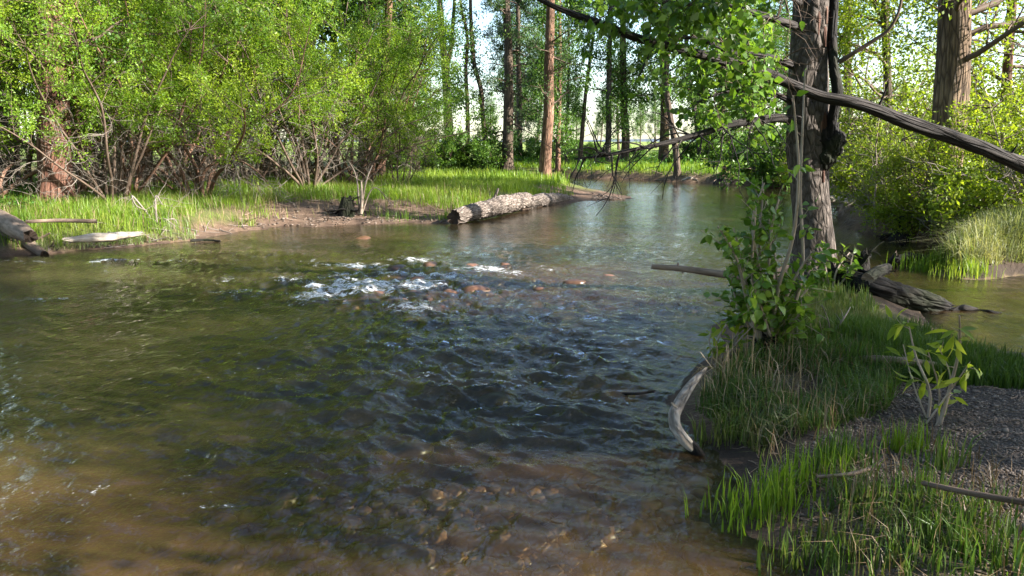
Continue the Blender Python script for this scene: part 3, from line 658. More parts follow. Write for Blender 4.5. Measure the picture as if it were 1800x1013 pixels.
# ---- willows: many stems, arching boughs, small leaves, grey dead twigs below
def willow_proto(name, label, cat, loc, seed, leaf, H=5.4, nst=9, stem_w=.048, per=46, size=.070, lean=(8, 46), dead=4, group=None, custom=None, stem_mat=None, leaf_from=.38, deadL=1.1, zcut=1.45):
    rng = np.random.default_rng(seed)
    root = thing(name, label, cat, loc, group)
    a = rng.uniform(0, 2 * np.pi, nst); ln = np.radians(rng.uniform(*lean, nst))
    S = np.asarray(loc)[None] + np.stack([np.cos(a), np.sin(a), a * 0], 1) * rng.uniform(.05, .38, nst)[:, None] + np.array([0, 0, -.12])
    D = np.stack([np.cos(a) * np.sin(ln), np.sin(a) * np.sin(ln), np.cos(ln)], 1)
    L = H * rng.uniform(.75, 1.15, nst)
    st = grow(S, D, L, 12, rng, .11, .02)
    if custom is not None:
        cs = []
        for pts in custom: cs.append(smooth_path(pts, np.ones(len(pts)), 12)[0])
        st = np.concatenate([st, np.array(cs)]); L = np.concatenate([L, np.linalg.norm(np.diff(np.array(cs), axis=1), axis=2).sum(1)])
    ns = len(st)
    for k in range(ns):
        m = MB(); r = stem_w * rng.uniform(.6, 1.3) * np.linspace(1, .25, 12)
        trunk_tube(m, st[k], r, 7, 22, seed + k, .08, flare=.3, fl_h=.15, lump=.06)
        obj("stem", m, stem_mat or M['stem_red'], root)
    sec, l2, i2, t2 = children(st, 12, leaf_from, 1, R(58), lambda i, t: L[i] * rng.uniform(.16, .34, len(i)), 6, rng, .22, .03)
    ter, l3, i3, t3 = children(sec, 4, .2, 1, R(50), lambda i, t: l2[i] * rng.uniform(.25, .5, len(i)), 4, rng, .25, .02)
    mw = MB()
    tubes(mw, sec, np.full((len(sec), 6), .010) * np.linspace(1, .3, 6)[None], 4)
    tubes(mw, ter, np.full((len(ter), 4), .0045) * np.linspace(1, .4, 4)[None], 3)
    obj("twigs", mw, M['twig'], root, kind="stuff")
    mc = MB()
    zc = loc[2] + zcut if zcut else None
    leaves(mc, ter, per, size, .062, rng, droop=.05, wid=.45, zmin=zc)
    leaves(mc, sec, per // 2, size, .05, rng, droop=.05, wid=.45, t0=.5, zmin=zc)
    obj("crown", mc, leaf, root)
    if dead:
        d1, m1, j1, _ = children(st, dead, .10, .62, R(65), lambda i, t: rng.uniform(.5, 1.3, len(i)) * deadL, 7, rng, .24, -.07)
        d2, m2, j2, _ = children(d1, 5, .25, 1, R(45), lambda i, t: m1[i] * rng.uniform(.25, .6, len(i)), 5, rng, .26, -.06)
        d3, m3, j3, _ = children(d2, 2, .3, 1, R(40), lambda i, t: m2[i] * rng.uniform(.3, .6, len(i)), 4, rng, .28, -.04)
        md = MB()
        tubes(md, d1, np.full((len(d1), 7), .011) * np.linspace(1, .35, 7)[None], 4)
        tubes(md, d2, np.full((len(d2), 5), .006) * np.linspace(1, .5, 5)[None], 3)
        tubes(md, d3, np.full((len(d3), 4), .004) * np.linspace(1, .6, 4)[None], 3)
        obj("dead_twigs", md, M['deadtwig'], root, kind="stuff")
    return root
WG = "willows along the left bank"
b0 = G(217, 351); Y0 = b0[1]
w0 = willow_proto("willow_shrub", "willow with a reddish main stem curving up to the right", "shrub", b0, 101, M['willow'], nst=9, group=WG, dead=5,
    custom=[px_path([(212, 354), (214, 300), (226, 265), (247, 235), (275, 212), (308, 192), (324, 150), (334, 100), (336, 30)], Y0 - .3),
            px_path([(222, 352), (228, 300), (240, 275), (262, 265), (300, 255), (345, 257), (400, 275), (440, 285)], Y0 - .5)])
b1 = G(352, 347); Y1 = b1[1]
w1 = willow_proto("willow_shrub", "willow trailing a mass of pale dead twigs over the grass", "shrub", b1, 102, M['willow3'], nst=9, group=WG, dead=9, deadL=1.35,
    custom=[px_path([(345, 350), (348, 300), (365, 270), (395, 235), (440, 215), (490, 190), (520, 150), (535, 90), (548, 30)], Y1 - .4),
            px_path([(336, 350), (318, 300), (285, 255), (240, 212), (172, 165), (120, 132), (75, 108), (30, 88), (-40, 74)], Y1 - .8),
            px_path([(356, 348), (358, 305), (380, 285), (410, 280), (450, 300), (470, 320)], Y1 - .7)])
w2 = willow_proto("willow_shrub", "dark-stemmed willow fanning out of the grassy point", "shrub", G(545, 336), 103, M['willow2'], nst=11, group=WG, dead=4, stem_mat=M['twig'], lean=(8, 46))
def wcopy(src, u, v, rz, s, label, Y=None, group=WG):
    return copy_tree(src, G(u, v), rz, s, label, group)
wcopy(w2, 585, 331, 2.1, 1.0, "dark-stemmed willow just behind the old stump")
wcopy(w0, 158, 352, 2.5, 1.0, "willow whose stems cross in front of the thick reddish trunk")
wcopy(w2, 195, 362, 3.9, .9, "willow with upright stems in front of the grass left of the curving stem")
wcopy(w1, -60, 362, 1.2, 1.0, "willow at the left picture edge above the broken log")
wcopy(w0, 290, 336, 4.0, 1.05, "willow in the second row behind the curving reddish stem")
wcopy(w2, 440, 330, .9, 1.1, "willow in the second row above the dark hollow")
wcopy(w1, 500, 326, 3.3, 1.0, "willow in the second row left of the dark-stemmed fan")
wcopy(w0, 20, 345, 5.2, 1.15, "willow in the second row beside the thick reddish trunk")
wcopy(w2, 165, 336, 5.0, 1.15, "willow in the second row right of the thick reddish trunk")
wcopy(w1, 385, 326, 5.6, 1.1, "willow in the third row in the middle of the thicket")
wcopy(w0, 625, 327, 1.0, .95, "willow shading the foot of the pale orange trunk")
b3 = G(706, 327)
w3 = willow_proto("young_willow", "airy young willow with thin dark stems at the thicket's end", "shrub", b3, 104, M['willow2'], H=3.4, nst=9, stem_w=.022, per=18, size=.06, lean=(5, 32), dead=2, stem_mat=M['twig'], leaf_from=.2, zcut=None)
copy_tree(w3, G(678, 318), 4.2, 1.1, "airy young willow beside the pale orange trunk")

FW = "distant trees across the meadow"
for k, (u, Y, s) in enumerate([(640, 84, 1.0), (700, 78, .9), (738, 92, .9), (905, 80, .95), (942, 95, 1.0), (985, 84, .8), (1085, 100, .8), (1285, 92, .9), (1330, 84, 1.0), (1378, 76, 1.0), (1012, 125, .55), (1052, 118, .5), (1122, 130, .55), (1150, 112, .5), (1218, 120, .6), (860, 120, .5)]):
    copy_tree(bt, GXY((u - 900) / FPX * Y, Y), k * 1.7, s, "distant leafy tree beyond the meadow edge seen between nearer trunks", FW)
# ---- right bank shrubs
SG = "sunlit shrubs on the right bank"
s0 = willow_proto("leafy_shrub", "bright shrub with pale bare stems beside the dark hollow", "shrub", G(1572, 392), 111, M['shrub'], H=2.3, nst=10, stem_w=.018, per=15, size=.062, lean=(8, 42), dead=2, group=SG, leaf_from=.3, stem_mat=M['shoot'], zcut=None)
s1 = willow_proto("leafy_shrub", "glossy bright shrub at the foot of the furrowed cottonwood", "shrub", G(1690, 396), 112, M['shrub'], H=1.4, nst=11, stem_w=.016, per=18, size=.072, lean=(10, 55), dead=1, group=SG, leaf_from=.15, stem_mat=M['twig'], zcut=None)
copy_tree(s1, G(1775, 392), 2.0, 1.15, "glossy bright shrub behind the pale tall grass", SG)
copy_tree(s1, G(1612, 404), 3.1, .8, "low bright shrub overhanging the shaded shore grass", SG)
copy_tree(s0, G(1840, 395), 3.4, 1.1, "bright shrub cut by the right picture edge", SG)
copy_tree(s0, G(1528, 345), 1.0, 1.2, "bright shrub over the washed-out roots", SG)
copy_tree(s1, G(1600, 358), 4.5, 1.25, "tall bright shrub left of the furrowed cottonwood", SG)
copy_tree(s0, G(1750, 352), 5.2, 1.35, "tall bright shrub right of the furrowed cottonwood", SG)
copy_tree(s1, G(1560, 340), 0.6, 1.7, "broad bright shrub in the second row behind the pale bare stems", SG)
copy_tree(s0, G(1790, 345), 2.6, 1.8, "tall bright shrub in the second row at the right edge", SG)
# dark rounded bushes by the meadow
DG = "dark bushes at the meadow edge"
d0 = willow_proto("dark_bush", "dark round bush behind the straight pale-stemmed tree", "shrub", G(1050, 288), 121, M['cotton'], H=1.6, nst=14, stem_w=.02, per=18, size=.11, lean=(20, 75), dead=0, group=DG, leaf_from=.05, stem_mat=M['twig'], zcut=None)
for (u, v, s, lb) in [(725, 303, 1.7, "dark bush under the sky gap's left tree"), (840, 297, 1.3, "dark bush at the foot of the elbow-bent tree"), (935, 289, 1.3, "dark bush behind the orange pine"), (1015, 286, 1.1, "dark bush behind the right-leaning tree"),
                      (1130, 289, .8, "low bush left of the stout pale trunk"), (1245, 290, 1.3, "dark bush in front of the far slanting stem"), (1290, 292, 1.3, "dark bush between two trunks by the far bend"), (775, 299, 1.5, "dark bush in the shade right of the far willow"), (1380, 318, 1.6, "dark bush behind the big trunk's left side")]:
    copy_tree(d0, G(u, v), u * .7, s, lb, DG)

# ---- unseen woods outside the frame: some inferred from shade, others added to block skylight
sh = tree("cottonwood_tree", "tall cottonwood of the near bank that shades the water by the spit", "tree", (2600, 700), [(2600, 400), (2600, 100)], 60, 13, 60, M['bark_brown'], M['cotton'], group="shade trees of the near bank", Y=5,
    crown=C(z0=2.2, nl=50, L=3.6, leaf_n=8, size=.16, ms=7, spread=.25))
shade = [(9.5, 1.7, .3, .62), (13.5, 2.3, 1.4, .72), (11.8, 4.7, 2.2, .64), (16.0, .7, 5.2, .8), (15.5, 3.3, .9, .8), (-7, -5.5, 1, 1.15), (-1.5, -8, 2, 1.2), (4.5, -7.5, 3, 1.1), (-13, -4, 4, 1.2), (9, -6, 5, 1.1), (-5, -13, 6, 1.3), (3, -14, .5, 1.3), (13, -9, 1.2, 1.2), (2.6, -2.3, 2.0, (.75, .75, 1.05)), (-2.6, -2.6, 3.0, (.8, .8, 1.05)), (5.4, -1.5, 4.4, (.7, .7, 1.0))]
for k, (X, Y, rz, s) in enumerate(shade):
    if k == 0: sh.location = GXY(X, Y); sh.scale = (s, s, s)
    else: copy_tree(sh, GXY(X, Y), rz, s, sh["label"], sh["group"])
# ------------------------------------------------------------------ near things
def leaf_mesh(name, mat, shape='ovate', seed=0):
    """one leaf along +Y, 1 m long, folded on its midrib"""
    prof = {'ovate': [(0, .02), (.12, .26), (.30, .36), (.55, .30), (.8, .14), (1, 0)], 'lance': [(0, .02), (.2, .13), (.45, .17), (.7, .12), (.88, .05), (1, 0)]}[shape]
    mb = MB(); V = []; bend = .10 + .08 * seed; fold = .10 + .05 * (seed % 3)
    for (t, w) in prof: V += [(-w, t, fold * w * 2 - bend * t * t), (0, t, -bend * t * t), (w, t, fold * w * 2 - bend * t * t)]
    V.append((0, -.28, .03)); n = len(prof); q = []
    for k in range(n - 1):
        a = 3 * k; q += [(a, a + 1, a + 4, a + 3), (a + 1, a + 2, a + 5, a + 4)]
    mb.add(V, q=q, t=[(3 * n, 2, 0)], tint=.15 + .30 * seed)
    return mb.mesh(name, [mat])
LM = {k: [leaf_mesh("leaf", M[m], s, i) for i in range(4)] for k, (m, s) in dict(poplar=('poplar', 'ovate'), willow=('shrub', 'lance')).items()}
def leaf_obj(parent, kind, pos, ax, nn, L, rng):
    o = bpy.data.objects.new("leaf", LM[kind][rng.integers(0, 4)]); COL.objects.link(o); o.parent = parent
    y = nrm(ax); x_ = nrm(np.cross(y, nn)); z_ = np.cross(x_, y)
    m = Matrix(np.column_stack([x_, y, z_]).tolist()).to_4x4()
    o.matrix_basis = Matrix.Translation(Vector(pos - np.array(parent.location))) @ m @ Matrix.Diagonal((L, L, L, 1))
    return o
def pxu(c):
    y = c[:, 1] * cp - (c[:, 2] - CAMZ) * sp
    return 900 + FPX * c[:, 0] / y, 506.5 - FPX * ((c[:, 2] - CAMZ) * cp + c[:, 1] * sp) / y
def leaf_frames(Pt, per, rng, t0=.1, droop=.35, out=.8, spread=.01):
    i = np.repeat(np.arange(len(Pt)), per); t = rng.uniform(t0, 1, len(i)); c, d = along(Pt, i, t)
    ax = nrm(d * .5 + rng.normal(0, out, c.shape) + np.array([0, 0, -droop])); nn = nrm(rng.normal(0, .6, c.shape) + np.array([0, 0, 1.0]))
    return c + ax * .02 + rng.normal(0, spread, c.shape), ax, nn

# ---- the big tree on the spit
bT = G(1432, 478); YT = bT[1]
big = thing("cottonwood_tree", "big grey flaky-barked trunk with a dark burl standing on the spit", "tree", bT)
path = np.vstack([bT - np.array([0, 0, .2]), px_path([(1430, 420), (1424, 340), (1419, 260), (1420, 170), (1422, 90), (1428, -10), (1432, -140)], YT), AT(1432, -140, YT) + np.array([[.1, .2, 2.5], [.3, .1, 6.5], [.2, .4, 10.5]])])
rad = np.array([prad(w, YT) for w in (74, 66, 62, 70, 66, 62, 60, 56, 42, 26, 8)])
mt = MB(); trunk_tube(mt, path, rad, 56, 190, 71, .085, flare=.35, fl_h=.25, rf=11, zf=3.2, lump=.10); obj("trunk", mt, M['bark_grey'], big)
rngb = np.random.default_rng(5)
mu = MB()
import bmesh as _bm
_b = _bm.new(); _bm.ops.create_icosphere(_b, subdivisions=5, radius=1); _V = np.array([v.co[:] for v in _b.verts]); _F = np.array([[v.index for v in f.verts] for f in _b.faces]); _b.free()
_d = 1 + .55 * (fbm(_V[:, 0] * 1.3 + 7, _V[:, 1] * 1.3, _V[:, 2] * 1.3, seed=8, oct=2) - .5) * 2 + .22 * (fbm(_V[:, 0] * 5, _V[:, 1] * 5, _V[:, 2] * 5, seed=9, oct=4) - .5) * 2
_c = AT(1452, 262, YT - .1); _W = _V * _d[:, None] * np.array([.18, .18, .225])
mu.grain = True; mu.add(_W + _c, t=_F, w=_W)
obj("burl", mu, M['bark_dark'], big, label="dark knobbly burl on the trunk's right side")
# bark plates hanging off the trunk, right side
for k, (u, v, w, h) in enumerate([(1440, 215, 12, 50), (1448, 205, 10, 44), (1436, 30, 14, 60), (1446, 55, 12, 50), (1450, 20, 9, 40), (1444, 300, 10, 38)]):
    mpz = MB(); c0 = AT(u, v, YT - prad(44, YT)); pa = np.array([c0 + [0, .02, h / FPX * YT / 2], c0 + [0, -.02, 0], c0 + [.01, -.035 - .01 * (k % 2), -h / FPX * YT / 2]])
    trunk_tube(mpz, pa, [prad(w, YT) * .5, prad(w, YT), prad(w, YT) * .5], 8, 12, 80 + k, .25, zf=9, jag=.04)
    obj("bark_plate", mpz, M['bark_red'], big)
def limb_part(name, pts, ws, mat, parent, Y, n=10, nr=40, seed=0, ridge=.1, label=None):
    p = px_path(pts, Y); m = MB(); ys = p[:, 1]
    trunk_tube(m, p, [prad(w, yy) for w, yy in zip(ws, ys)], n, nr, seed, ridge, zf=3)
    return obj(name, m, mat, parent, label=label), p
limb_part("branch", [(1468, -60, -.1), (1466, 10, -.12), (1463, 70, -.15), (1466, 120, -.2), (1472, 160, -.22), (1464, 205, -.2), (1458, 245, -.16)], [13, 14, 15, 17, 19, 17, 20], M['bark_dark'], big, YT, seed=3, label="dark upright stem growing from the burl")
limb_part("branch", [(1474, 110, -.2), (1495, 97, -.25), (1530, 75, -.3), (1562, 52, -.35), (1578, 25, -.4), (1588, -30, -.45)], [9, 8, 7, 6, 5, 4], M['twig'], big, YT, seed=4)
_, pdead = limb_part("branch", [(1405, 212, -.2), (1370, 208, -.35), (1330, 212, -.5), (1280, 220, -.7), (1230, 236, -.9), (1170, 252, -1.0), (1120, 262, -1.1), (1060, 274, -1.2), (1010, 280, -1.3)], [15, 15, 14, 13, 11, 9, 7, 5, 3], M['limb'], big, YT, seed=5, label="bare dead bough reaching left over the river")
# fine dead twigs under the dead bough
pp = smooth_path(pdead, np.ones(len(pdead)), 14)[0][None]
d1, l1, _, _ = children(pp, 34, .2, .98, R(60), lambda i, t: rngb.uniform(.3, .95, len(i)), 7, rngb, .16, -.10)
d2, l2, i2, _ = children(d1, 3, .2, 1, R(45), lambda i, t: l1[i] * rngb.uniform(.3, .6, len(i)), 5, rngb, .2, -.06)
md = MB(); tubes(md, d1, np.full((len(d1), 7), .010) * np.linspace(1, .3, 7)[None], 5); tubes(md, d2, np.full((len(d2), 5), .004) * np.linspace(1, .4, 5)[None], 4)
obj("dead_twigs", md, M['limb'], big, kind="stuff")
# leafy lower boughs
boughs = []
for pts, ws in [([(1405, 120, 0), (1350, 100, -.4), (1290, 92, -.8), (1230, 70, -1.2), (1160, 60, -1.5)], (14, 11, 9, 7, 4)),
                ([(1410, 50, 0), (1350, 30, -.5), (1270, 10, -1.0), (1180, 5, -1.5), (1080, -10, -1.8)], (14, 12, 9, 7, 4)),
                ([(1402, 185, 0), (1360, 165, -.2), (1310, 160, -.4), (1265, 165, -.6), (1225, 180, -.7)], (11, 9, 7, 5, 3)),
                ([(1412, 10, 0), (1370, -20, -.8), (1320, -40, -1.6), (1250, -30, -2.2)], (12, 9, 7, 4)),
                ([(1410, 0, 0), (1300, -60, .3), (1180, -70, .4), (1060, -50, .4)], (14, 11, 8, 5)),
                ([(1402, 150, 0), (1340, 120, .5), (1290, 105, .8), (1240, 120, 1.0)], (10, 8, 6, 4))]:
    _, p = limb_part("branch", pts, ws, M['limb'], big, YT, seed=len(boughs) + 20)
    boughs.append(smooth_path(p, np.ones(len(p)), 10)[0])
boughs = np.array(boughs)
s1_, L1, _, _ = children(boughs, 24, .15, 1, R(60), lambda i, t: rngb.uniform(.25, .75, len(i)), 5, rngb, .2, -.05)
s2_, L2, _, _ = children(s1_, 3, .3, 1, R(50), lambda i, t: L1[i] * rngb.uniform(.3, .6, len(i)), 4, rngb, .25, -.05)
mk = MB(); tubes(mk, s1_, np.full((len(s1_), 5), .007) * np.linspace(1, .3, 5)[None], 4); tubes(mk, s2_, np.full((len(s2_), 4), .003) * np.linspace(1, .5, 4)[None], 3)
obj("twigs", mk, M['twig'], big, kind="stuff")
c, ax, nn = leaf_frames(np.array([smooth_path(s, np.ones(len(s)), 5)[0] for s in s2_]), 7, rngb)
# the trunk's own face carries no leaves
uu, vv = pxu(c); kp = (uu < 1380) | (vv < -20) | (rngb.uniform(0, 1, len(uu)) < .12); c, ax, nn = c[kp], ax[kp], nn[kp]
order = np.argsort(c[:, 1] + (c[:, 2] > 3.4) * 9)
for k in order[:300]: leaf_obj(big, 'poplar', c[k], ax[k], nn[k], rngb.uniform(.06, .115), rngb)
mc = MB()
k2 = pxu(s2_.mean(1))[0] < 1365; k1 = pxu(s1_.mean(1))[0] < 1365
leaves(mc, s2_[k2], 7, .09, .04, rngb, wid=.7, droop=.4); leaves(mc, s1_[k1], 8, .09, .05, rngb, wid=.7, droop=.4)
mw = MB(); crown_on(mc, mw, path, rad, 73, z0=5.2, nl=16, L=2.2, leaf_n=9, az=(.2, .8), size=.13, ms=7, spread=.22)
obj("crown", mc, M['poplar'], big, kind="stuff"); obj("branches", mw, M['twig'], big, kind="stuff")

# ---- the long dead pole leaning across the big tree
pts = [(890, -40, -2.3), (935, -8, -2.1), (1000, 22, -1.9), (1060, 42, -1.7), (1100, 60, -1.5), (1190, 86, -1.2), (1270, 106, -.9), (1340, 128, -.55), (1400, 152, -.42), (1440, 168, -.40), (1490, 178, -.4), (1600, 217, -.35), (1700, 251, -.3), (1800, 291, -.2), (1900, 332, -.1), (2100, 420, .1)]
p = px_path(pts, YT); m = MB(); trunk_tube(m, p, [prad(w, yy) for w, yy in zip((6, 7, 10, 12, 14, 16, 16, 17, 18, 19, 20, 22, 24, 27, 30, 34), p[:, 1])], 22, 170, 91, .09, zf=2.2, rf=8, lump=.2)
pole = thing("dead_tree", "long dead grey trunk leaning across the front of the big tree", "dead tree", p[-1])
obj("trunk", m, M['limb'], pole)
pl = smooth_path(p, np.ones(len(p)), 30)[0][None]
for k, (t, L, dr) in enumerate([(.30, .22, (0, -.3, 1)), (.52, .3, (.3, -.2, .9)), (.70, .18, (.2, -.5, .8)), (.78, .25, (.5, -.2, -.8)), (.86, .5, (1, -.2, .25)), (.20, .35, (-.6, 0, -.5)), (.42, .25, (-.2, -.3, .8))]):
    s, d = along(pl, np.array([0]), np.array([t])); q_ = grow(s, np.array([dr], float), np.array([L]), 6, rngb, .12, 0)
    m = MB(); trunk_tube(m, q_[0], np.linspace(.016, .006, 6), 6, 12, k, .1); obj("twig", m, M['limb'], pole)

# ---- poplar sapling
def sapling(name, label, cat, base, stems, widths, per, kind, mat, seed, Ls, maxn=300, zoff=.05, ext=True, twl=(.08, .25), tw=(4, 9), t0=.25, group=None, jit=.25, droop=.35, extra_leaf=0):
    rng = np.random.default_rng(seed); b = G(*base); root = thing(name, label, cat, b, group); S = []
    for k, (st, w) in enumerate(zip(stems, widths)):
        dz = rng.normal(0, jit); n = len(st); p = np.array([AT(u, v, b[1] + dz * (j / max(1, n - 1))) for j, (u, v) in enumerate(st)]); p[0] = b + np.array([rng.normal(0, .03), rng.normal(0, .03), -zoff])
        p = p + np.concatenate([np.zeros((1, 3)), rng.normal(0, .008, (n - 1, 3))])
        m = MB(); trunk_tube(m, p, np.linspace(prad(w, b[1]), prad(w, b[1]) * .35, n), 7, 24, seed + k, .07); obj("stem", m, mat, root)
        S.append(smooth_path(p, np.ones(n), 12)[0])
    S = np.array(S); out = []; mk = MB(); ll = []
    for k in range(len(S)):
        n = per[k]; nt_ = max(2, n // 6)
        t, L, _, _ = children(S[k:k + 1], nt_, t0, .97, R(60), lambda i, tt: rng.uniform(*twl, len(i)), 5, rng, .15, .03)
        tubes(mk, t, np.full((nt_, 5), .0028) * np.linspace(1, .5, 5)[None], 4); ll.append((t, max(1, int(n * .75 / nt_)))); ll.append((S[k:k + 1], max(1, n // 4)))
    obj("twigs", mk, mat, root, kind="stuff")
    C_, A_, N_ = [], [], []
    for t, n in ll:
        c, ax, nn = leaf_frames(np.array([smooth_path(s, np.ones(len(s)), 6)[0] for s in t]), n, rng, t0=.2, droop=droop); C_.append(c); A_.append(ax); N_.append(nn)
    C_, A_, N_ = map(np.vstack, (C_, A_, N_)); o = rng.permutation(len(C_))
    o = o[np.argsort(C_[o, 1], kind='stable')]
    for k in o[:maxn]: leaf_obj(root, kind, C_[k], A_[k], N_[k], rng.uniform(*Ls), rng)
    rest = o[maxn:]
    if len(rest):
        mb = MB(); Lr = rng.uniform(*Ls, len(rest))[:, None]; a = A_[rest]; sd = nrm(np.cross(a, N_[rest])); nn = np.cross(sd, a); c = C_[rest]
        pr = [(.0, .04), (.28, .36), (.62, .28), (1, 0)]; v = []
        for (t, w) in pr: v += [c + a * Lr * t - sd * Lr * w + nn * Lr * w * .3, c + a * Lr * t - nn * .1 * t * t * Lr, c + a * Lr * t + sd * Lr * w + nn * Lr * w * .3]
        v = np.stack(v, 1); i = np.arange(len(rest) * 12).reshape(-1, 12); q = np.concatenate([i[:, [3 * k + j, 3 * k + j + 1, 3 * k + j + 4, 3 * k + j + 3]] for k in range(3) for j in (0, 1)])
        mb.add(v.reshape(-1, 3), q=q, tint=np.repeat(rng.uniform(0, 1, len(rest)), 12)); obj("foliage", mb, M['poplar'] if kind == 'poplar' else M['shrub'], root, kind="stuff")
    return root
sapling("poplar_sapling", "bushy leafy poplar sapling with tall pale shoots before the big trunk", "sapling", (1350, 612),
    [[(1350, 612), (1345, 520), (1335, 420), (1340, 335)], [(1352, 612), (1380, 530), (1412, 470), (1430, 440)], [(1345, 612), (1312, 530), (1288, 450), (1265, 395)], [(1350, 612), (1368, 500), (1395, 420), (1400, 300), (1396, 165)],
     [(1355, 612), (1402, 510), (1406, 330), (1412, 125)], [(1350, 612), (1392, 550), (1428, 505)], [(1345, 612), (1304, 550), (1282, 485)], [(1350, 612), (1322, 460), (1326, 365)], [(1352, 612), (1360, 520), (1358, 430), (1352, 380)], [(1350, 612), (1335, 540), (1318, 490)], [(1352, 612), (1372, 550), (1388, 500)], [(1352, 612), (1385, 575), (1415, 540)], [(1345, 612), (1318, 520), (1300, 440), (1292, 400)], [(1348, 612), (1338, 480), (1322, 380), (1345, 322)], [(1350, 612), (1352, 470), (1362, 380), (1372, 345)]],
    [10, 8, 8, 9, 9, 6, 6, 8, 7, 6, 6, 6, 7, 7, 7], [120, 110, 120, 34, 16, 85, 100, 80, 120, 110, 95, 70, 80, 110, 80], 'poplar', M['shoot'], 201, (.045, .088), jit=.15)
sapling("poplar_sapling", "pale-leaved sprig leaning over the water left of the bushy sapling", "sapling", (1262, 640),
    [[(1250, 640), (1262, 600), (1285, 560), (1305, 535)], [(1255, 640), (1290, 590), (1318, 545)], [(1250, 640), (1248, 600), (1252, 575)], [(1258, 640), (1300, 600), (1330, 575)]], [5, 5, 4, 4], [16, 18, 10, 12], 'willow', M['shoot'], 202, (.08, .125), twl=(.04, .1))
sapling("young_willow", "tiny two-leaved shoot rising at the water's edge by the driftwood", "sapling", (1180, 720), [[(1180, 722), (1168, 680), (1152, 625)], [(1182, 722), (1180, 690), (1172, 640)]], [4, 3], [9, 7], 'willow', M['shoot'], 203, (.05, .08), twl=(.03, .06), jit=.05)
sapling("young_willow", "upright willow sapling with pale stems on the gravel", "sapling", (1640, 740),
    [[(1640, 740), (1632, 690), (1612, 620), (1594, 560)], [(1642, 740), (1648, 690), (1628, 620)], [(1655, 740), (1672, 680), (1686, 610), (1688, 555)], [(1655, 740), (1685, 670), (1710, 640)], [(1650, 740), (1664, 660), (1645, 605)], [(1645, 740), (1612, 680), (1588, 610)]], [7, 5, 8, 4, 4, 4], [22, 10, 22, 10, 14, 10], 'willow', M['shoot'], 204, (.07, .12), twl=(.04, .1), tw=(3, 5), t0=.4)
sapling("young_willow", "low leafy shoot in the grass right of the bushy sapling", "sapling", (1480, 600), [[(1480, 640), (1450, 600), (1440, 565)], [(1482, 640), (1470, 610), (1475, 585)]], [4, 4], [12, 10], 'poplar', M['shoot'], 205, (.05, .09), twl=(.04, .1))
sapling("poplar_sapling", "leafy poplar shoots at the foot of the big trunk", "sapling", (1462, 505), [[(1462, 505), (1450, 470), (1445, 440)], [(1464, 505), (1475, 470), (1490, 445)], [(1460, 505), (1440, 480), (1425, 462)], [(1466, 505), (1485, 485), (1500, 440)]], [5, 5, 4, 4], [30, 30, 24, 24], 'poplar', M['shoot'], 206, (.06, .10), twl=(.05, .16))
# leafless withered seedling
def bare_shrub(name, label, base, stems, ws, mat, seed, n=5, L=(.1, .3), cat="shrub", sub=2):
    rng = np.random.default_rng(seed); b = G(*base); root = thing(name, label, cat, b); S = []
    for k, (st, w) in enumerate(zip(stems, ws)):
        p = np.array([AT(u, v, b[1] + rng.normal(0, .1) * (j > 0)) for j, (u, v) in enumerate(st)]); p[0] = b + np.array([0, 0, -.05])
        m = MB(); trunk_tube(m, p, np.linspace(prad(w, b[1]), prad(w, b[1]) * .3, len(p)), 7, 20, seed + k, .1); obj("stem", m, mat, root); S.append(smooth_path(p, np.ones(len(p)), 10)[0])
    t, l, i, _ = children(np.array(S), n, .25, 1, R(50), lambda i, tt: rng.uniform(*L, len(i)), 6, rng, .2, .0)
    mk = MB(); tubes(mk, t, np.full((len(t), 6), .005) * np.linspace(1, .3, 6)[None], 4)
    if sub:
        t2, _, _, _ = children(t, sub, .3, 1, R(50), lambda i, tt: l[i] * .5, 4, rng, .2, 0); tubes(mk, t2, np.full((len(t2), 4), .003) * np.linspace(1, .5, 4)[None], 3)
    obj("twigs", mk, mat, root, kind="stuff"); return root
bare_shrub("bare_shrub", "forked pale dead sapling standing in front of the old stump", (633, 378), [[(633, 380), (636, 345), (635, 318)], [(635, 325), (622, 300), (612, 282)], [(635, 328), (648, 306), (655, 290)], [(636, 345), (660, 330), (690, 362)]], [8, 4, 4, 3], M['shoot'], 301, 6, (.15, .5))
bare_shrub("bare_shrub", "bare bleached branches drooping over the bank above the pale slab", (275, 390), [[(210, 335), (232, 345), (240, 362), (262, 372)], [(268, 320), (276, 345), (285, 360)], [(285, 375), (305, 385), (318, 420)], [(262, 372), (290, 385), (310, 400)]], [4, 4, 4, 3], M['deadtwig'], 302, 9, (.2, .7))
bare_shrub("bare_shrub", "two thin bare twigs curving up left of the dark fallen log", (1455, 590), [[(1450, 600), (1458, 575), (1445, 535)], [(1465, 600), (1480, 565), (1495, 540)]], [4, 5], M['deadtwig'], 303, 2, (.05, .12), sub=0)

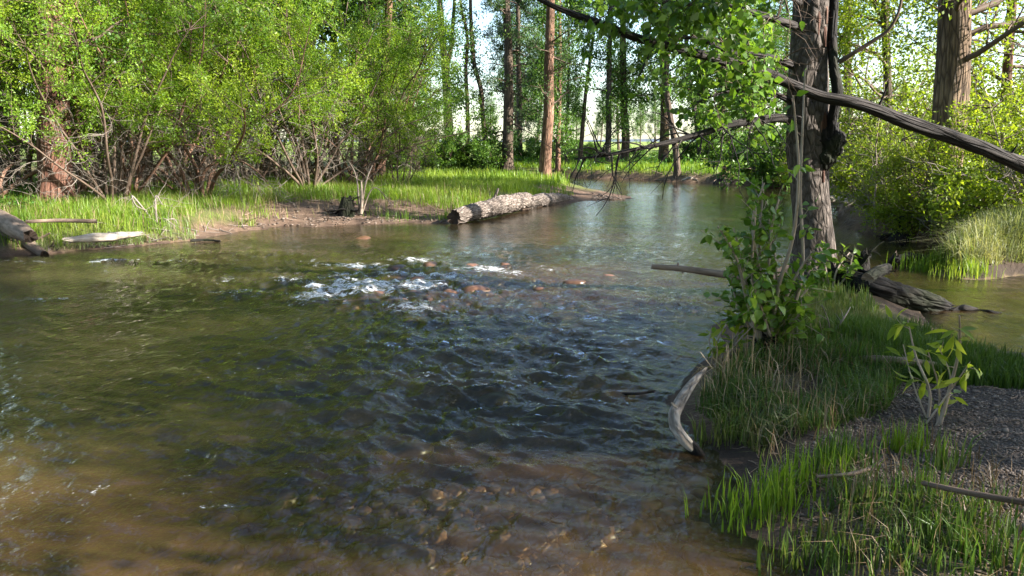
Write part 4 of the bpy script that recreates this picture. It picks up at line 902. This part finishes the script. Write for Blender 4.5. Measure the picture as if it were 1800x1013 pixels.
# ---- logs and driftwood
M['driftg'] = barkmat("grey_driftwood", (.130, .098, .075), (.330, .280, .230), (.430, .370, .310), sc=(26, 26, 7), bump=.7, crack=.5)
def wet_tip(parent, pts, ws, zs):
    p = np.array([P(u, v, z) for (u, v), z in zip(pts, zs)]); m = MB(); trunk_tube(m, p, [prad(w, y) for w, y in zip(ws, p[:, 1])], 18, 20, 5, .1, jag=.2); obj("wet_tip", m, M['bark_dark'], parent, label="dark wet tip of the driftwood")
def log(name, label, pts, ws, mat, seed, n=24, nr=60, cap='endgrain', ridge=.1, jag=.06, cat="log", zs=None, stubs=(), flat=None, lump=.12, group=None, rf=6, zf=3):
    """pts: pixels of the axis; z height of the axis above water given per point"""
    p = np.array([P(u, v, zz) for (u, v), zz in zip(pts, zs)])
    r = [prad(w, yy) for w, yy in zip(ws, p[:, 1])]
    m = MB(); pp_, _, _ = trunk_tube(m, p, r, n, nr, seed, ridge, jag=jag, zf=zf, rf=rf, capmat=1, lump=lump)
    if flat:
        for k in range(len(m.v)): m.v[k] = m.v[k] * np.array([1, 1, flat]) + np.array([0, 0, (1 - flat) * p[:, 2].mean()])
    o = thing(name, label, cat, p.mean(0), group)
    obj("trunk", m, [M[mat], M[cap]], o)
    for k, (u, v, u2, v2, w) in enumerate(stubs):
        i = np.argmin([abs(u - q_[0]) for q_ in pts]); Y = p[i, 1]
        m = MB(); trunk_tube(m, px_path([(u, v), ((u + u2) / 2, (v + v2) / 2 + 1), (u2, v2)], Y), [prad(w, Y), prad(w * .85, Y), prad(w * .6, Y)], 8, 10, seed + k, .12); obj("branch_stub", m, M[mat], o)
    return o
log("fallen_log", "big weathered log with shaggy bark and a dark hollow end at the water", [(800, 382), (840, 371), (885, 360), (924, 352)], [25, 29, 31, 27], 'bark_log', 401, 64, 150, zs=[.16, .22, .26, .26], ridge=.22, jag=.25, rf=14, zf=7, stubs=[(868, 350, 876, 331, 6)])
log("fallen_log", "thick broken brown log at the left picture edge", [(-50, 365), (-10, 383), (30, 402), (52, 416)], [40, 38, 32, 24], 'driftd', 402, 26, 50, zs=[.55, .48, .42, .36], ridge=.14, jag=.3)
log("fallen_log", "rough lower log sliding from the left edge into the water", [(-20, 398), (20, 412), (48, 428), (76, 447)], [20, 22, 20, 13], 'driftd', 403, 20, 50, zs=[.35, .26, .14, .02], ridge=.18, jag=.3, stubs=[(56, 424, 88, 410, 5)])
log("driftwood_slab", "flat bleached wood slab lying on the grassy bank edge", [(134, 421), (165, 418), (200, 416), (233, 413)], [17, 24, 20, 12], 'drift', 404, 24, 40, zs=[.30, .31, .31, .30], ridge=.2, jag=.5, lump=.3, flat=.7, cat="driftwood")
log("fallen_pole", "thin grey pole lying in the tall grass behind the slab", [(45, 390), (100, 388), (170, 389)], [6, 7, 7], 'driftd', 405, 10, 30, zs=[.5, .5, .48], cat="log")
cd = log("driftwood_branch", "curved bleached driftwood dipping its dark tip in the water", [(1234, 656), (1222, 668), (1207, 688), (1193, 711), (1185, 733), (1189, 754), (1204, 775), (1222, 792), (1238, 806)], [9, 14, 18, 21, 23, 23, 22, 20, 13], 'driftg', 406, 22, 90, zs=[.24, .23, .21, .18, .15, .11, .07, .02, -.03], cat="driftwood", ridge=.07, lump=.15, jag=.3, cap='endgrain', stubs=[(1208, 764, 1219, 757, 10), (1190, 716, 1180, 708, 6)])
wet_tip(cd, [(1217, 787), (1226, 796), (1240, 808)], [23.5, 20.5, 14], [.035, .012, -.03])
log("driftwood_branch", "straight grey branch jutting out over the river from the sapling", [(1146, 469), (1190, 472), (1240, 478), (1310, 488)], [8, 11, 12, 14], 'driftd', 407, 14, 40, zs=[.28, .27, .25, .22], cat="driftwood", stubs=[(1190, 470, 1192, 462, 5), (1202, 474, 1198, 481, 4)])
log("fallen_log", "pale half-buried log in the shaded grass of the spit", [(1480, 634), (1540, 631), (1600, 636), (1650, 642)], [10, 14, 14, 10], 'driftd', 408, 14, 40, zs=[.26, .30, .30, .27])
log("driftwood_branch", "brown stick lying on the gravel at the right", [(1625, 850), (1680, 862), (1740, 873), (1830, 888)], [10, 11, 12, 14], 'twig', 409, 12, 50, zs=[.27, .29, .30, .31], cat="driftwood")
log("driftwood_branch", "short stick among the grass blades on the gravel", [(1440, 838), (1490, 834), (1530, 824)], [7, 8, 6], 'driftd', 410, 10, 30, zs=[.2, .22, .23], cat="driftwood")
log("fallen_log", "dark rotting log running from the big trunk into the side channel", [(1470, 486), (1530, 506), (1590, 522), (1640, 534), (1668, 540)], [38, 46, 44, 34, 16], 'bark_dark', 411, 34, 80, zs=[.30, .24, .14, .07, .02], ridge=.34, rf=10, zf=6, lump=.25, jag=.5, cap='bark_dark')
log("fallen_log", "short blunt dark log stub above the rotting log", [(1525, 490), (1540, 480), (1558, 473)], [22, 22, 20], 'bark_dark', 412, 18, 24, zs=[.35, .38, .40], jag=.1, cap='driftd')
log("driftwood_branch", "thin dark driftwood floating at the left bank", [(335, 423), (360, 422), (388, 424)], [5, 5, 3], 'bark_dark', 413, 8, 20, zs=[.04, .03, .02], cat="driftwood")
log("driftwood_branch", "small dark stick poking from the water left of the curved driftwood", [(1098, 692), (1120, 692), (1150, 688)], [6, 5, 5], 'bark_dark', 414, 8, 20, zs=[.02, .04, .05], cat="driftwood")
log("driftwood_mound", "mound of loose grey bark behind the big weathered log", [(925, 356), (955, 352), (985, 349), (1003, 350)], [24, 24, 18, 8], 'bark_log', 415, 26, 50, zs=[.16, .16, .12, .06], ridge=.3, jag=.3, cat="driftwood")
log("driftwood_branch", "upright dark broken stake in the side channel", [(1568, 464), (1570, 458), (1576, 450)], [13, 14, 12], 'bark_dark', 416, 12, 16, zs=[-.02, .06, .13], cat="driftwood", jag=.2)
log("driftwood_branch", "dark snag lying along the side channel by the bright tuft", [(1575, 458), (1600, 452), (1632, 455)], [10, 16, 12], 'bark_dark', 417, 14, 30, zs=[.08, .07, .04], cat="driftwood", ridge=.25, jag=.2)
log("driftwood_branch", "dark wet lump of wood in the greenish side channel", [(1674, 546), (1695, 543), (1716, 545)], [8, 15, 8], 'bark_dark', 418, 14, 24, zs=[.0, .02, .01], cat="driftwood", ridge=.25, jag=.1)
log("driftwood_branch", "narrow dark sliver of wood right of the wet lump", [(1722, 546), (1740, 548), (1758, 551)], [5, 7, 4], 'bark_dark', 419, 10, 20, zs=[.0, .015, .0], cat="driftwood")
log("tree_stump", "little sawn stump on the far bank", [(1273, 306), (1273, 300), (1273, 294)], [7, 6.5, 6.5], 'bark_pine', 420, 12, 12, zs=[.35, .62, .86], cat="stump")
log("fallen_log", "pale log among washed-out roots right of the big trunk", [(1440, 352), (1470, 351), (1505, 356)], [14, 13, 9], 'drift', 421, 14, 30, zs=[.45, .45, .4], ridge=.15, jag=.2)
log("driftwood_branch", "pale snapped branch on the far cut bank", [(1200, 317), (1212, 313), (1226, 318)], [4, 5, 3], 'drift', 422, 8, 16, zs=[.25, .4, .2], cat="driftwood")
log("driftwood_mound", "dark heap of driftwood on the far shore behind the grassy point", [(810, 312), (850, 309), (900, 309), (940, 312)], [6, 10, 10, 5], 'bark_dark', 423, 16, 40, zs=[.2, .35, .35, .2], ridge=.3, jag=.2, cat="driftwood")
# old stump on the point: body and splayed roots
def rootwad(name, label, c, w, h, nroot, mat, seed, cat="stump", spread=1.0, up=.2, rw=.05, z=0):
    rng = np.random.default_rng(seed); b = G(*c); b[2] += z; o = thing(name, label, cat, b); Rr = prad(w, b[1]); hh = h / FPX * b[1]
    m = MB(); trunk_tube(m, np.array([b + [0, 0, -.1], b + [.02, 0, hh * .5], b + [.08 * hh, 0, hh]]), [Rr * 1.1, Rr * .85, Rr * .6], 22, 24, seed, .25, jag=.25, zf=5); obj("trunk", m, [M[mat]], o)
    a = rng.uniform(0, 2 * np.pi, nroot); D = np.stack([np.cos(a), np.sin(a), rng.normal(up, .5, nroot)], 1)
    S = b[None] + np.array([[0, 0, hh * .35]]) + D * Rr * .4; q_ = grow(S, D, hh * rng.uniform(.7, 1.5, nroot) * spread, 8, rng, .3, -.05)
    for k in range(nroot):
        m = MB(); trunk_tube(m, q_[k], np.linspace(rw, rw * .2, 8), 6, 14, seed + k, .15); obj("root", m, M[mat], o)
    s, l, _, _ = children(q_, 4, .3, 1, R(50), lambda i, t: hh * rng.uniform(.2, .6, len(i)), 5, rng, .3, 0)
    m = MB(); tubes(m, s, np.full((len(s), 5), rw * .22) * np.linspace(1, .3, 5)[None], 4); obj("rootlets", m, M[mat], o, kind="stuff"); return o
rootwad("tree_stump", "dark old stump with a tangle of roots on the grassy point", (608, 380), 30, 30, 14, 'bark_dark', 431, rw=.03)
rootwad("root_wad", "dark tangled root mass beside the big trunk's foot", (1508, 490), 34, 46, 14, 'bark_dark', 432, "root", up=.7, rw=.022)
rootwad("root_wad", "black jagged roots lying along the top of the rotting log", (1575, 512), 40, 16, 12, 'bark_dark', 437, "root", up=.1, rw=.03, spread=2.2)
rootwad("root_wad", "black broken root end of the rotting log in the side channel", (1625, 532), 30, 12, 10, 'bark_dark', 438, "root", up=.1, rw=.03, spread=2.4)
rootwad("root_wad", "pale washed-out roots hanging over the dark hollow in the bank", (1488, 372), 26, 20, 14, 'driftd', 433, "root", up=-.3, rw=.02, spread=1.6)
rootwad("root_wad", "dry brown root tangle where the curved driftwood meets the bank", (1262, 655), 20, 20, 16, 'straw', 434, "root", up=.35, rw=.009, spread=2.2)
rootwad("root_wad", "dark brown root clump under the bushy sapling", (1350, 622), 34, 22, 12, 'bark_dark', 435, "root", up=.3, rw=.012, spread=1.3)
rootwad("root_wad", "dark wet clump of roots and moss in the river left of the sapling", (1262, 556), 34, 8, 10, 'bark_dark', 436, "root", up=.0, rw=.02, spread=2.0, z=-.02)

# ---- stones
def ico(sub):
    import bmesh
    bm = bmesh.new(); bmesh.ops.create_icosphere(bm, subdivisions=sub, radius=1); V = np.array([v.co[:] for v in bm.verts]); F = np.array([[v.index for v in f.verts] for f in bm.faces]); bm.free(); return V, F
I1, I2, I3 = ico(1), ico(2), ico(3)
def stones(mb, C_, S, rng, base=I1):
    V, F = base; n = len(C_)
    sc = S[:, None] * np.stack([rng.uniform(.8, 1.3, n), rng.uniform(.7, 1.1, n), rng.uniform(.4, .75, n)], 1)
    a = rng.uniform(0, 6.28, n); rot = np.stack([np.stack([np.cos(a), -np.sin(a), a * 0], 1), np.stack([np.sin(a), np.cos(a), a * 0], 1), np.stack([a * 0, a * 0, a * 0 + 1], 1)], 1)
    W = V[None] * (1 + rng.normal(0, .13, (n, len(V), 1))) * sc[:, None]; W = np.einsum('nij,nvj->nvi', rot, W) + C_[:, None]
    mb.add(W.reshape(-1, 3), t=(F[None] + (np.arange(n) * len(V))[:, None, None]).reshape(-1, 3), tint=np.repeat(np.clip(rng.beta(2, 2, n), 0, 1), len(V)))
def scatter(poly_px, n, rng, z=0.0, px=True, power=1.0):
    """points uniform in the world-space outline given in photo pixels"""
    poly = np.array([P(u, v, z)[:2] for u, v in poly_px]) if px else np.asarray(poly_px)
    lo, hi = poly.min(0), poly.max(0); o = np.zeros((0, 2))
    while len(o) < n:
        c = rng.uniform(lo, hi, (n * 3, 2)); o = np.vstack([o, c[inpoly(c[:, 0], c[:, 1], poly)]])
    return o[:n]
rs_ = np.random.default_rng(77)
def stuff_stones(name, label, regions, mat, lo, hi, sink=.3, seed=0, wet=False):
    mb = MB()
    for poly, n, big_ in regions:
        c = scatter(poly, n, rs_, .15 if not wet else -.1); s = lo + (hi - lo) * rs_.beta(1.3, 4, n); z = ground(c[:, 0], c[:, 1])
        k = (z < -.07) if wet else (z > .015)
        k &= fbm(c[:, 0] * 2.2, c[:, 1] * 2.2, seed=seed + 3) > .30
        stones(mb, np.stack([c[:, 0], c[:, 1], z + s * (.5 - sink)], 1)[k], s[k], rs_, I2 if big_ else I1)
    obj(name, mb, M[mat], kind="stuff")
stuff_stones("gravel", "", [([(1480, 700), (1560, 660), (1700, 640), (1820, 640), (1820, 900), (1600, 880), (1480, 800)], 9500, False), ([(1400, 820), (1600, 800), (1830, 850), (1830, 1040), (1420, 1030)], 3000, False), ([(1330, 790), (1500, 760), (1500, 830), (1340, 840)], 700, False)], 'gravel', .004, .015, seed=1)
stuff_stones("gravel", "", [([(1480, 700), (1560, 660), (1700, 640), (1820, 640), (1820, 1020), (1450, 1000), (1400, 830)], 140, True)], 'gravel', .01, .035, seed=4)
stuff_stones("riffle_stones", "", [([(660, 480), (800, 462), (1050, 480), (1080, 520), (950, 560), (740, 570), (670, 540)], 420, True)], 'cobble', .05, .17, seed=5, wet=True, sink=.2)
stuff_stones("mud_pebbles", "", [([(470, 404), (560, 401), (800, 396), (840, 384), (740, 376), (520, 372), (450, 385)], 700, False)], 'gravel', .015, .07, seed=6)
stuff_stones("beach_gravel", "", [([(985, 356), (1120, 348), (1100, 342), (1040, 338), (1040, 345)], 2200, False)], 'gravel', .012, .05, seed=2)
stuff_stones("river_cobbles", "", [([(560, 470), (900, 455), (1290, 470), (1280, 560), (900, 600), (560, 560)], 900, False), ([(640, 1030), (700, 880), (950, 790), (1150, 790), (1260, 860), (1290, 1040)], 900, True), ([(120, 1040), (250, 880), (560, 830), (760, 880), (760, 1040)], 120, True)], 'cobble', .02, .12, seed=3, wet=True)
M['redstone'] = stonemat("wet_red_stone", [(.055, .032, .020), (.130, .066, .038), (.210, .105, .060), (.260, .150, .090)], rough=.3)
RG = "rounded stones breaking the riffle"
def stone(name, label, u, v, w, mat, z=0.0, seed=0, flat=.5, group=None):
    rng = np.random.default_rng(seed + 500); p = P(u, v, z); r = prad(w, p[1]); V, F = I3
    d = 1 + .28 * (fbm(V[:, 0] * 1.7 + seed, V[:, 1] * 1.7, V[:, 2] * 1.7, seed=seed, oct=4) - .5) * 2
    W = V * d[:, None] * np.array([rng.uniform(.85, 1.25), rng.uniform(.7, 1.0), flat * rng.uniform(.8, 1.2)]) @ np.array([[math.cos(seed), -math.sin(seed), 0], [math.sin(seed), math.cos(seed), 0], [0, 0, 1]]) * r + p; mb = MB(); mb.add(W, t=F, tint=rng.uniform(.0, .75))
    return obj(name, mb, M[mat], org=p, label=label, cat="rock", group=group)
for k, (u, v, w, z, lb) in enumerate([(728, 524, 36, -.01, "reddish stone right of the white rapids"), (706, 532, 20, -.01, "small reddish stone at the foot of the white rapids"), (772, 551, 34, -.05, "drowned reddish stone below the rapids"), (736, 496, 26, 0, "brown stone under the upper rapids"), (768, 489, 22, -.01, "olive stone right of the upper rapids"), (752, 507, 26, -.02, "dark brown stone between two white crests"),
        (835, 516, 40, -.03, "stone under the small right-hand crest"), (888, 472, 24, -.01, "yellowish stone behind the small crest"), (755, 472, 26, -.02, "olive stone above the rapids"), (830, 475, 30, -.04, "reddish stone left of the yellowish one"), (690, 552, 24, -.05, "reddish drowned stone below the foam"), (985, 478, 22, -.03, "yellow brown stone in the shallow ripples"), (860, 537, 26, -.05, "drowned brown stone below the small crest"), (650, 505, 26, -.03, "stone hidden in the white rapids"), (640, 425, 30, -.05, "drowned stone near the muddy shore"), (940, 540, 24, -.05, "small yellowish drowned stone in the ripples"), (716, 515, 30, .01, "wet red stone poking out beside the foam"), (748, 528, 22, .0, "small flat red stone next to the reddish one"), (668, 522, 30, -.01, "pinkish stone inside the lower foam"), (790, 520, 28, -.01, "brown stone between the two white patches"), (810, 498, 22, -.01, "small olive stone behind the right-hand crest"), (700, 476, 28, -.01, "dark stone at the head of the rapids"), (622, 484, 24, -.02, "dark stone left of the rapids' head"), (905, 500, 26, -.02, "brown stone right of the right-hand crest"), (950, 512, 24, -.02, "tan stone in the shallow bar"), (1010, 500, 26, -.02, "tan stone farther along the shallow bar"), (1070, 490, 24, -.02, "rusty stone near the end of the shallow bar")]):
    stone("river_stone", lb, u, v, w * 1.45, 'redstone', z - .012, k, .55, RG)
stone("submerged_rock", "dark rock just under the water in midstream", 868, 706, 56, 'darkrock', -.03, 31, .5)
stone("submerged_rock", "broad dark rock drowned below midstream rock", 720, 792, 100, 'darkrock', -.06, 32, .4)
stone("submerged_rock", "flat dark rock drowned in the lower middle of the stream", 800, 748, 80, 'darkrock', -.10, 33, .35)

# ---- grass
def grass(name, xy, h, w, mat, seed, lean=.35, tt=3, curl=.6, tint=(0, 1), parent=None, zs=None, seed_heads=0):
    rng = np.random.default_rng(seed); n = len(xy); z = ground(xy[:, 0], xy[:, 1]) if zs is None else zs
    k = z > .0; xy, z = xy[k], z[k]; n = len(xy)
    B = np.stack([xy[:, 0], xy[:, 1], z - .01], 1); H = h * rng.uniform(.35, 1.15, n) * np.clip(.45 + 1.1 * fbm(xy[:, 0] * 1.3, xy[:, 1] * 1.3, seed=seed + 7, oct=3), .5, 1.3) if np.isscalar(h) else h[k] * rng.uniform(.6, 1.15, n)
    az = rng.uniform(0, 2 * np.pi, n); ln = np.abs(rng.normal(0, lean, n)); dr = np.stack([np.cos(az), np.sin(az), az * 0], 1)
    sz = az + np.pi / 2 + rng.normal(0, .5, n); sd = np.stack([np.cos(sz), np.sin(sz), az * 0], 1) * (w * rng.uniform(.6, 1.3, n))[:, None] / 2
    up = np.array([0, 0, 1.])
    m1 = B + (up * .55 + dr * (ln * .30)[:, None]) * H[:, None]; tp = B + (up * (1 - .35 * ln[:, None]) + dr * (ln * (.30 + curl))[:, None]) * H[:, None]
    v = np.stack([B - sd, B + sd, m1 + sd * .75, m1 - sd * .75, tp], 1); i = np.arange(n * 5).reshape(-1, 5)
    pt = fbm(xy[:, 0] * .8, xy[:, 1] * .8, seed=seed, oct=4)
    tn = np.clip(rng.uniform(*tint, n) * .55 + .25 + 1.5 * (pt - .5), 0, 1)
    mb = MB(); mb.add(v.reshape(-1, 3), q=i[:, [0, 1, 2, 3]], t=i[:, [3, 2, 4]], tint=np.repeat(tn, 5))
    return obj(name, mb, M[mat], parent, kind="stuff")
rg = np.random.default_rng(99)
def gscatter(poly, n, z=.3, zmin=.03, thr=.35, fr=.8, seed=0, avoid=None):
    c = scatter(poly, n, rg, z); zz = ground(c[:, 0], c[:, 1]); nz = fbm(c[:, 0] * fr, c[:, 1] * fr, seed=seed + 40, oct=3)
    k = (zz > zmin) & (nz + rg.normal(0, .06, len(c)) > thr)
    if avoid is not None:
        for (uv, r, ry) in avoid: k &= rg.uniform(0, 1, len(c)) > np.clip(1.3 * gauss(c[:, 0], c[:, 1], uv, r, ry), 0, 1)
    return c[k]
dirt_av = [((560, 385), 2.1, 1.4), ((740, 383), 1.7, .8), ((640, 394), 2.2, .6), ((480, 368), .8, .6)]
grass("bank_grass", gscatter([(-120, 450), (470, 405), (480, 360), (420, 338), (-120, 350)], 42000, .3, .05, .38, fr=1.1, seed=1, avoid=dirt_av + [((425, 415), .5, .35)]), .34, .011, 'grass', 1, lean=.6)
grass("meadow_grass", gscatter([(440, 385), (800, 385), (900, 366), (1060, 348), (1010, 330), (960, 320), (700, 320), (440, 330)], 60000, .35, .10, .33, fr=1.1, seed=2, avoid=dirt_av + [((1060, 347), 2.2, 1.2), ((900, 362), 2.2, .7)]), .32, .013, 'grass', 2, lean=.55)
grass("shade_grass", gscatter([(-150, 352), (450, 338), (700, 322), (700, 314), (-150, 316)], 14000, .4, .1, .25, seed=3), .42, .03, 'grass', 3)
grass("far_bank_grass", gscatter([(700, 309), (985, 310), (1100, 315), (1320, 325), (1420, 332), (1420, 285), (700, 285)], 42000, .6, .25, .22, seed=4), .42, .035, 'grass', 4)
grass("shore_grass", gscatter([(1455, 420), (1480, 385), (1560, 385), (1680, 395), (1680, 430), (1560, 424)], 9000, .4, .06, .25, seed=5), .30, .012, 'grass2', 5)
grass("pale_reed_grass", gscatter([(1648, 452), (1672, 410), (1760, 395), (1850, 390), (1850, 455), (1720, 460)], 13000, .45, .12, .2, seed=6), .46, .010, 'grassp', 6, lean=.95, curl=.9, tint=(0, 1))
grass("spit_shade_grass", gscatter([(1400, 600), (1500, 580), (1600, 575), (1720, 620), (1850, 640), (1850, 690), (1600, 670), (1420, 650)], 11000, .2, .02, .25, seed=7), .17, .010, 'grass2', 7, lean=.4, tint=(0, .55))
grass("trunk_foot_grass", gscatter([(1380, 500), (1450, 480), (1530, 500), (1560, 550), (1450, 600), (1360, 600)], 4500, .3, .05, .3, seed=8), .13, .009, 'grass2', 8)
grass("spit_grass", gscatter([(1175, 720), (1240, 650), (1330, 610), (1480, 620), (1590, 650), (1560, 700), (1420, 735), (1260, 780)], 8500, .25, .04, .43, fr=2.2, seed=9), .16, .007, 'grass2', 9, lean=.7, curl=.9)
grass("dry_grass_stems", gscatter([(1180, 720), (1240, 640), (1400, 600), (1590, 640), (1560, 700), (1300, 790)], 900, .25, .04, .2, fr=2.2, seed=10), .26, .006, 'straw', 10, lean=.8)
grass("gravel_grass", gscatter([(1290, 930), (1310, 820), (1420, 790), (1530, 790), (1560, 860), (1700, 880), (1830, 850), (1830, 1060), (1420, 1060), (1390, 980)], 2800, .2, .03, .59, fr=3.0, seed=11), .16, .007, 'grass2', 11, lean=.65, curl=.9, tint=(.1, .9))
grass("gravel_dry_stems", gscatter([(1290, 930), (1330, 810), (1600, 740), (1830, 850), (1830, 1060), (1420, 1060)], 1100, .2, .03, .30, fr=3.0, seed=12), .17, .005, 'straw', 12, lean=.9)
grass("edge_grass", gscatter([(60, 450), (225, 440), (300, 430), (470, 408), (470, 395), (300, 410), (60, 425)], 6000, .15, .02, .35, fr=1.8, seed=13), .2, .012, 'grassp', 13, lean=.7, curl=.9)
grass("dry_grass_stems", gscatter([(-120, 450), (225, 438), (470, 405), (480, 360), (-120, 360)], 2600, .3, .05, .3, seed=21), .42, .007, 'straw', 21, lean=.8)
grass("dry_grass_stems", gscatter([(440, 385), (800, 385), (1060, 348), (700, 325), (440, 335)], 2200, .35, .08, .3, seed=22), .40, .010, 'straw', 22, lean=.7)
TG = "separate grass tufts"
def tuft(label, u, v, n, r, h, mat, seed, w=.009, lean=.3, tint=(0, 1)):
    rng = np.random.default_rng(seed); b = G(u, v); o = thing("grass_tuft", label, "grass tuft", b, TG)
    xy = b[:2] + rng.normal(0, 1, (n, 2)) * np.array([r, r * .7]); z = np.maximum(ground(xy[:, 0], xy[:, 1]), .005)
    grass("blades", xy, h, w, mat, seed, lean, parent=o, zs=z, tint=tint); return o
for args in [("bright upright grass tuft alone on the gravel by the willow sapling", 1588, 790, 90, .06, .24, 'grass', 601), ("large lush grass tuft overhanging the water at the lower bank corner", 1345, 900, 230, .13, 0.24, 'grass', 602), ("lush grass tuft behind the large one at the bank corner", 1400, 850, 130, .12, 0.21, 'grass', 603), ("grass tuft with reddish dry blades in the middle of the gravel", 1478, 815, 120, .07, .2, 'grass2', 604),
             ("dense grass tuft at the bottom of the picture by the wet mud", 1440, 990, 200, .12, 0.2, 'grass2', 605), ("thick grass tuft near the bottom right corner", 1740, 985, 190, .16, 0.2, 'grass2', 606), ("grass tuft standing left of the brown stick", 1610, 880, 90, .08, 0.19, 'grass2', 607), ("thin grass tuft between the gravel and the brown stick", 1500, 880, 80, .07, 0.17, 'grass2', 608), ("grass tuft in front of the brown stick's right end", 1690, 920, 110, .10, 0.18, 'grass2', 609),
             ("bright grass tuft on a dark sod islet in the side channel", 1650, 468, 520, .22, .26, 'grass', 610), ("second bright grass tuft on the islet's right side", 1695, 478, 320, .16, .24, 'grass', 611), ("grass tuft at the river edge above the curved driftwood's tip", 1270, 770, 130, .09, 0.2, 'grass2', 612), ("grass tuft growing beside the big weathered log's end", 790, 384, 200, .25, .34, 'grass', 613), ("wide grass tuft spreading along the bottom edge", 1580, 990, 150, .16, 0.17, 'grass2', 614), ("grass tuft on the gravel right of the bright upright one", 1660, 820, 60, .06, .2, 'grass2', 615), ("small tuft on the muddy shore in front of the stump", 700, 384, 160, .3, .3, 'grass', 616)]:
    tuft(*args)
# broad-leaved herbs on the left bank and under the shrubs
def herbs(name, poly, n, size, mat, seed, h=.35, label=None):
    c = gscatter(poly, n, .35, .08, .3, seed=seed); rng = np.random.default_rng(seed); z = ground(c[:, 0], c[:, 1])
    S = np.stack([c[:, 0], c[:, 1], z - .02], 1); D = rng.normal(0, .3, S.shape); D[:, 2] = 1
    st = grow(S, D, h * rng.uniform(.4, 1.2, len(S)), 4, rng, .2, 0); mb = MB(); tubes(mb, st, np.full((len(S), 4), .004), 3); leaves(mb, st, 8, size, .05, rng, wid=.55, upb=1.2); obj(name, mb, M[mat], kind="stuff")
herbs("undergrowth", [(-100, 385), (60, 372), (80, 350), (-100, 340)], 500, .10, 'herb', 701)
herbs("undergrowth", [(80, 372), (420, 345), (420, 335), (80, 350)], 300, .07, 'herb', 702, .3)
herbs("undergrowth", [(1500, 412), (1640, 420), (1800, 405), (1800, 385), (1500, 392)], 420, .07, 'shrub', 703, .35)
herbs("undergrowth", [(720, 305), (1320, 303), (1320, 290), (720, 290)], 900, .16, 'herb', 704, .6)

def litter(name, poly, n, L, r, mat, seed, z=.2):
    rng = np.random.default_rng(seed); p = scatter(poly, n, rng, z); zz = ground(p[:, 0], p[:, 1]); p, zz = p[zz > .02], zz[zz > .02]
    a = rng.uniform(0, 6.28, len(p)); D = np.stack([np.cos(a), np.sin(a), rng.normal(0, .12, len(p))], 1)
    q_ = grow(np.column_stack([p, zz + r]), D, L * rng.uniform(.3, 1.4, len(p)), 4, rng, .18, 0); q_[:, :, 2] = np.maximum(q_[:, :, 2], ground(q_[:, :, 0].ravel(), q_[:, :, 1].ravel()).reshape(q_.shape[:2]) + r * .6)
    if not len(p): return
    mb = MB(); tubes(mb, q_, (r * rng.uniform(.5, 1.4, len(p)))[:, None] * np.array([[1, .9, .8, .5]]), 5); obj(name, mb, M[mat], kind="stuff")
litter("twig_litter", [(400, 415), (560, 402), (800, 396), (900, 368), (820, 372), (560, 372), (440, 375)], 260, .35, .011, 'driftd', 801, .08)
litter("twig_litter", [(1180, 720), (1250, 640), (1420, 600), (1600, 640), (1820, 640), (1820, 1020), (1430, 1020), (1290, 880)], 420, .11, .0032, 'driftd', 802)
litter("twig_litter", [(1000, 314), (1320, 325), (1320, 318), (1000, 310)], 200, .7, .02, 'driftd', 803, .1)
litter("twig_litter", [(225, 438), (470, 408), (440, 398), (300, 415), (60, 430), (60, 448)], 160, .4, .009, 'deadtwig', 804, .05)
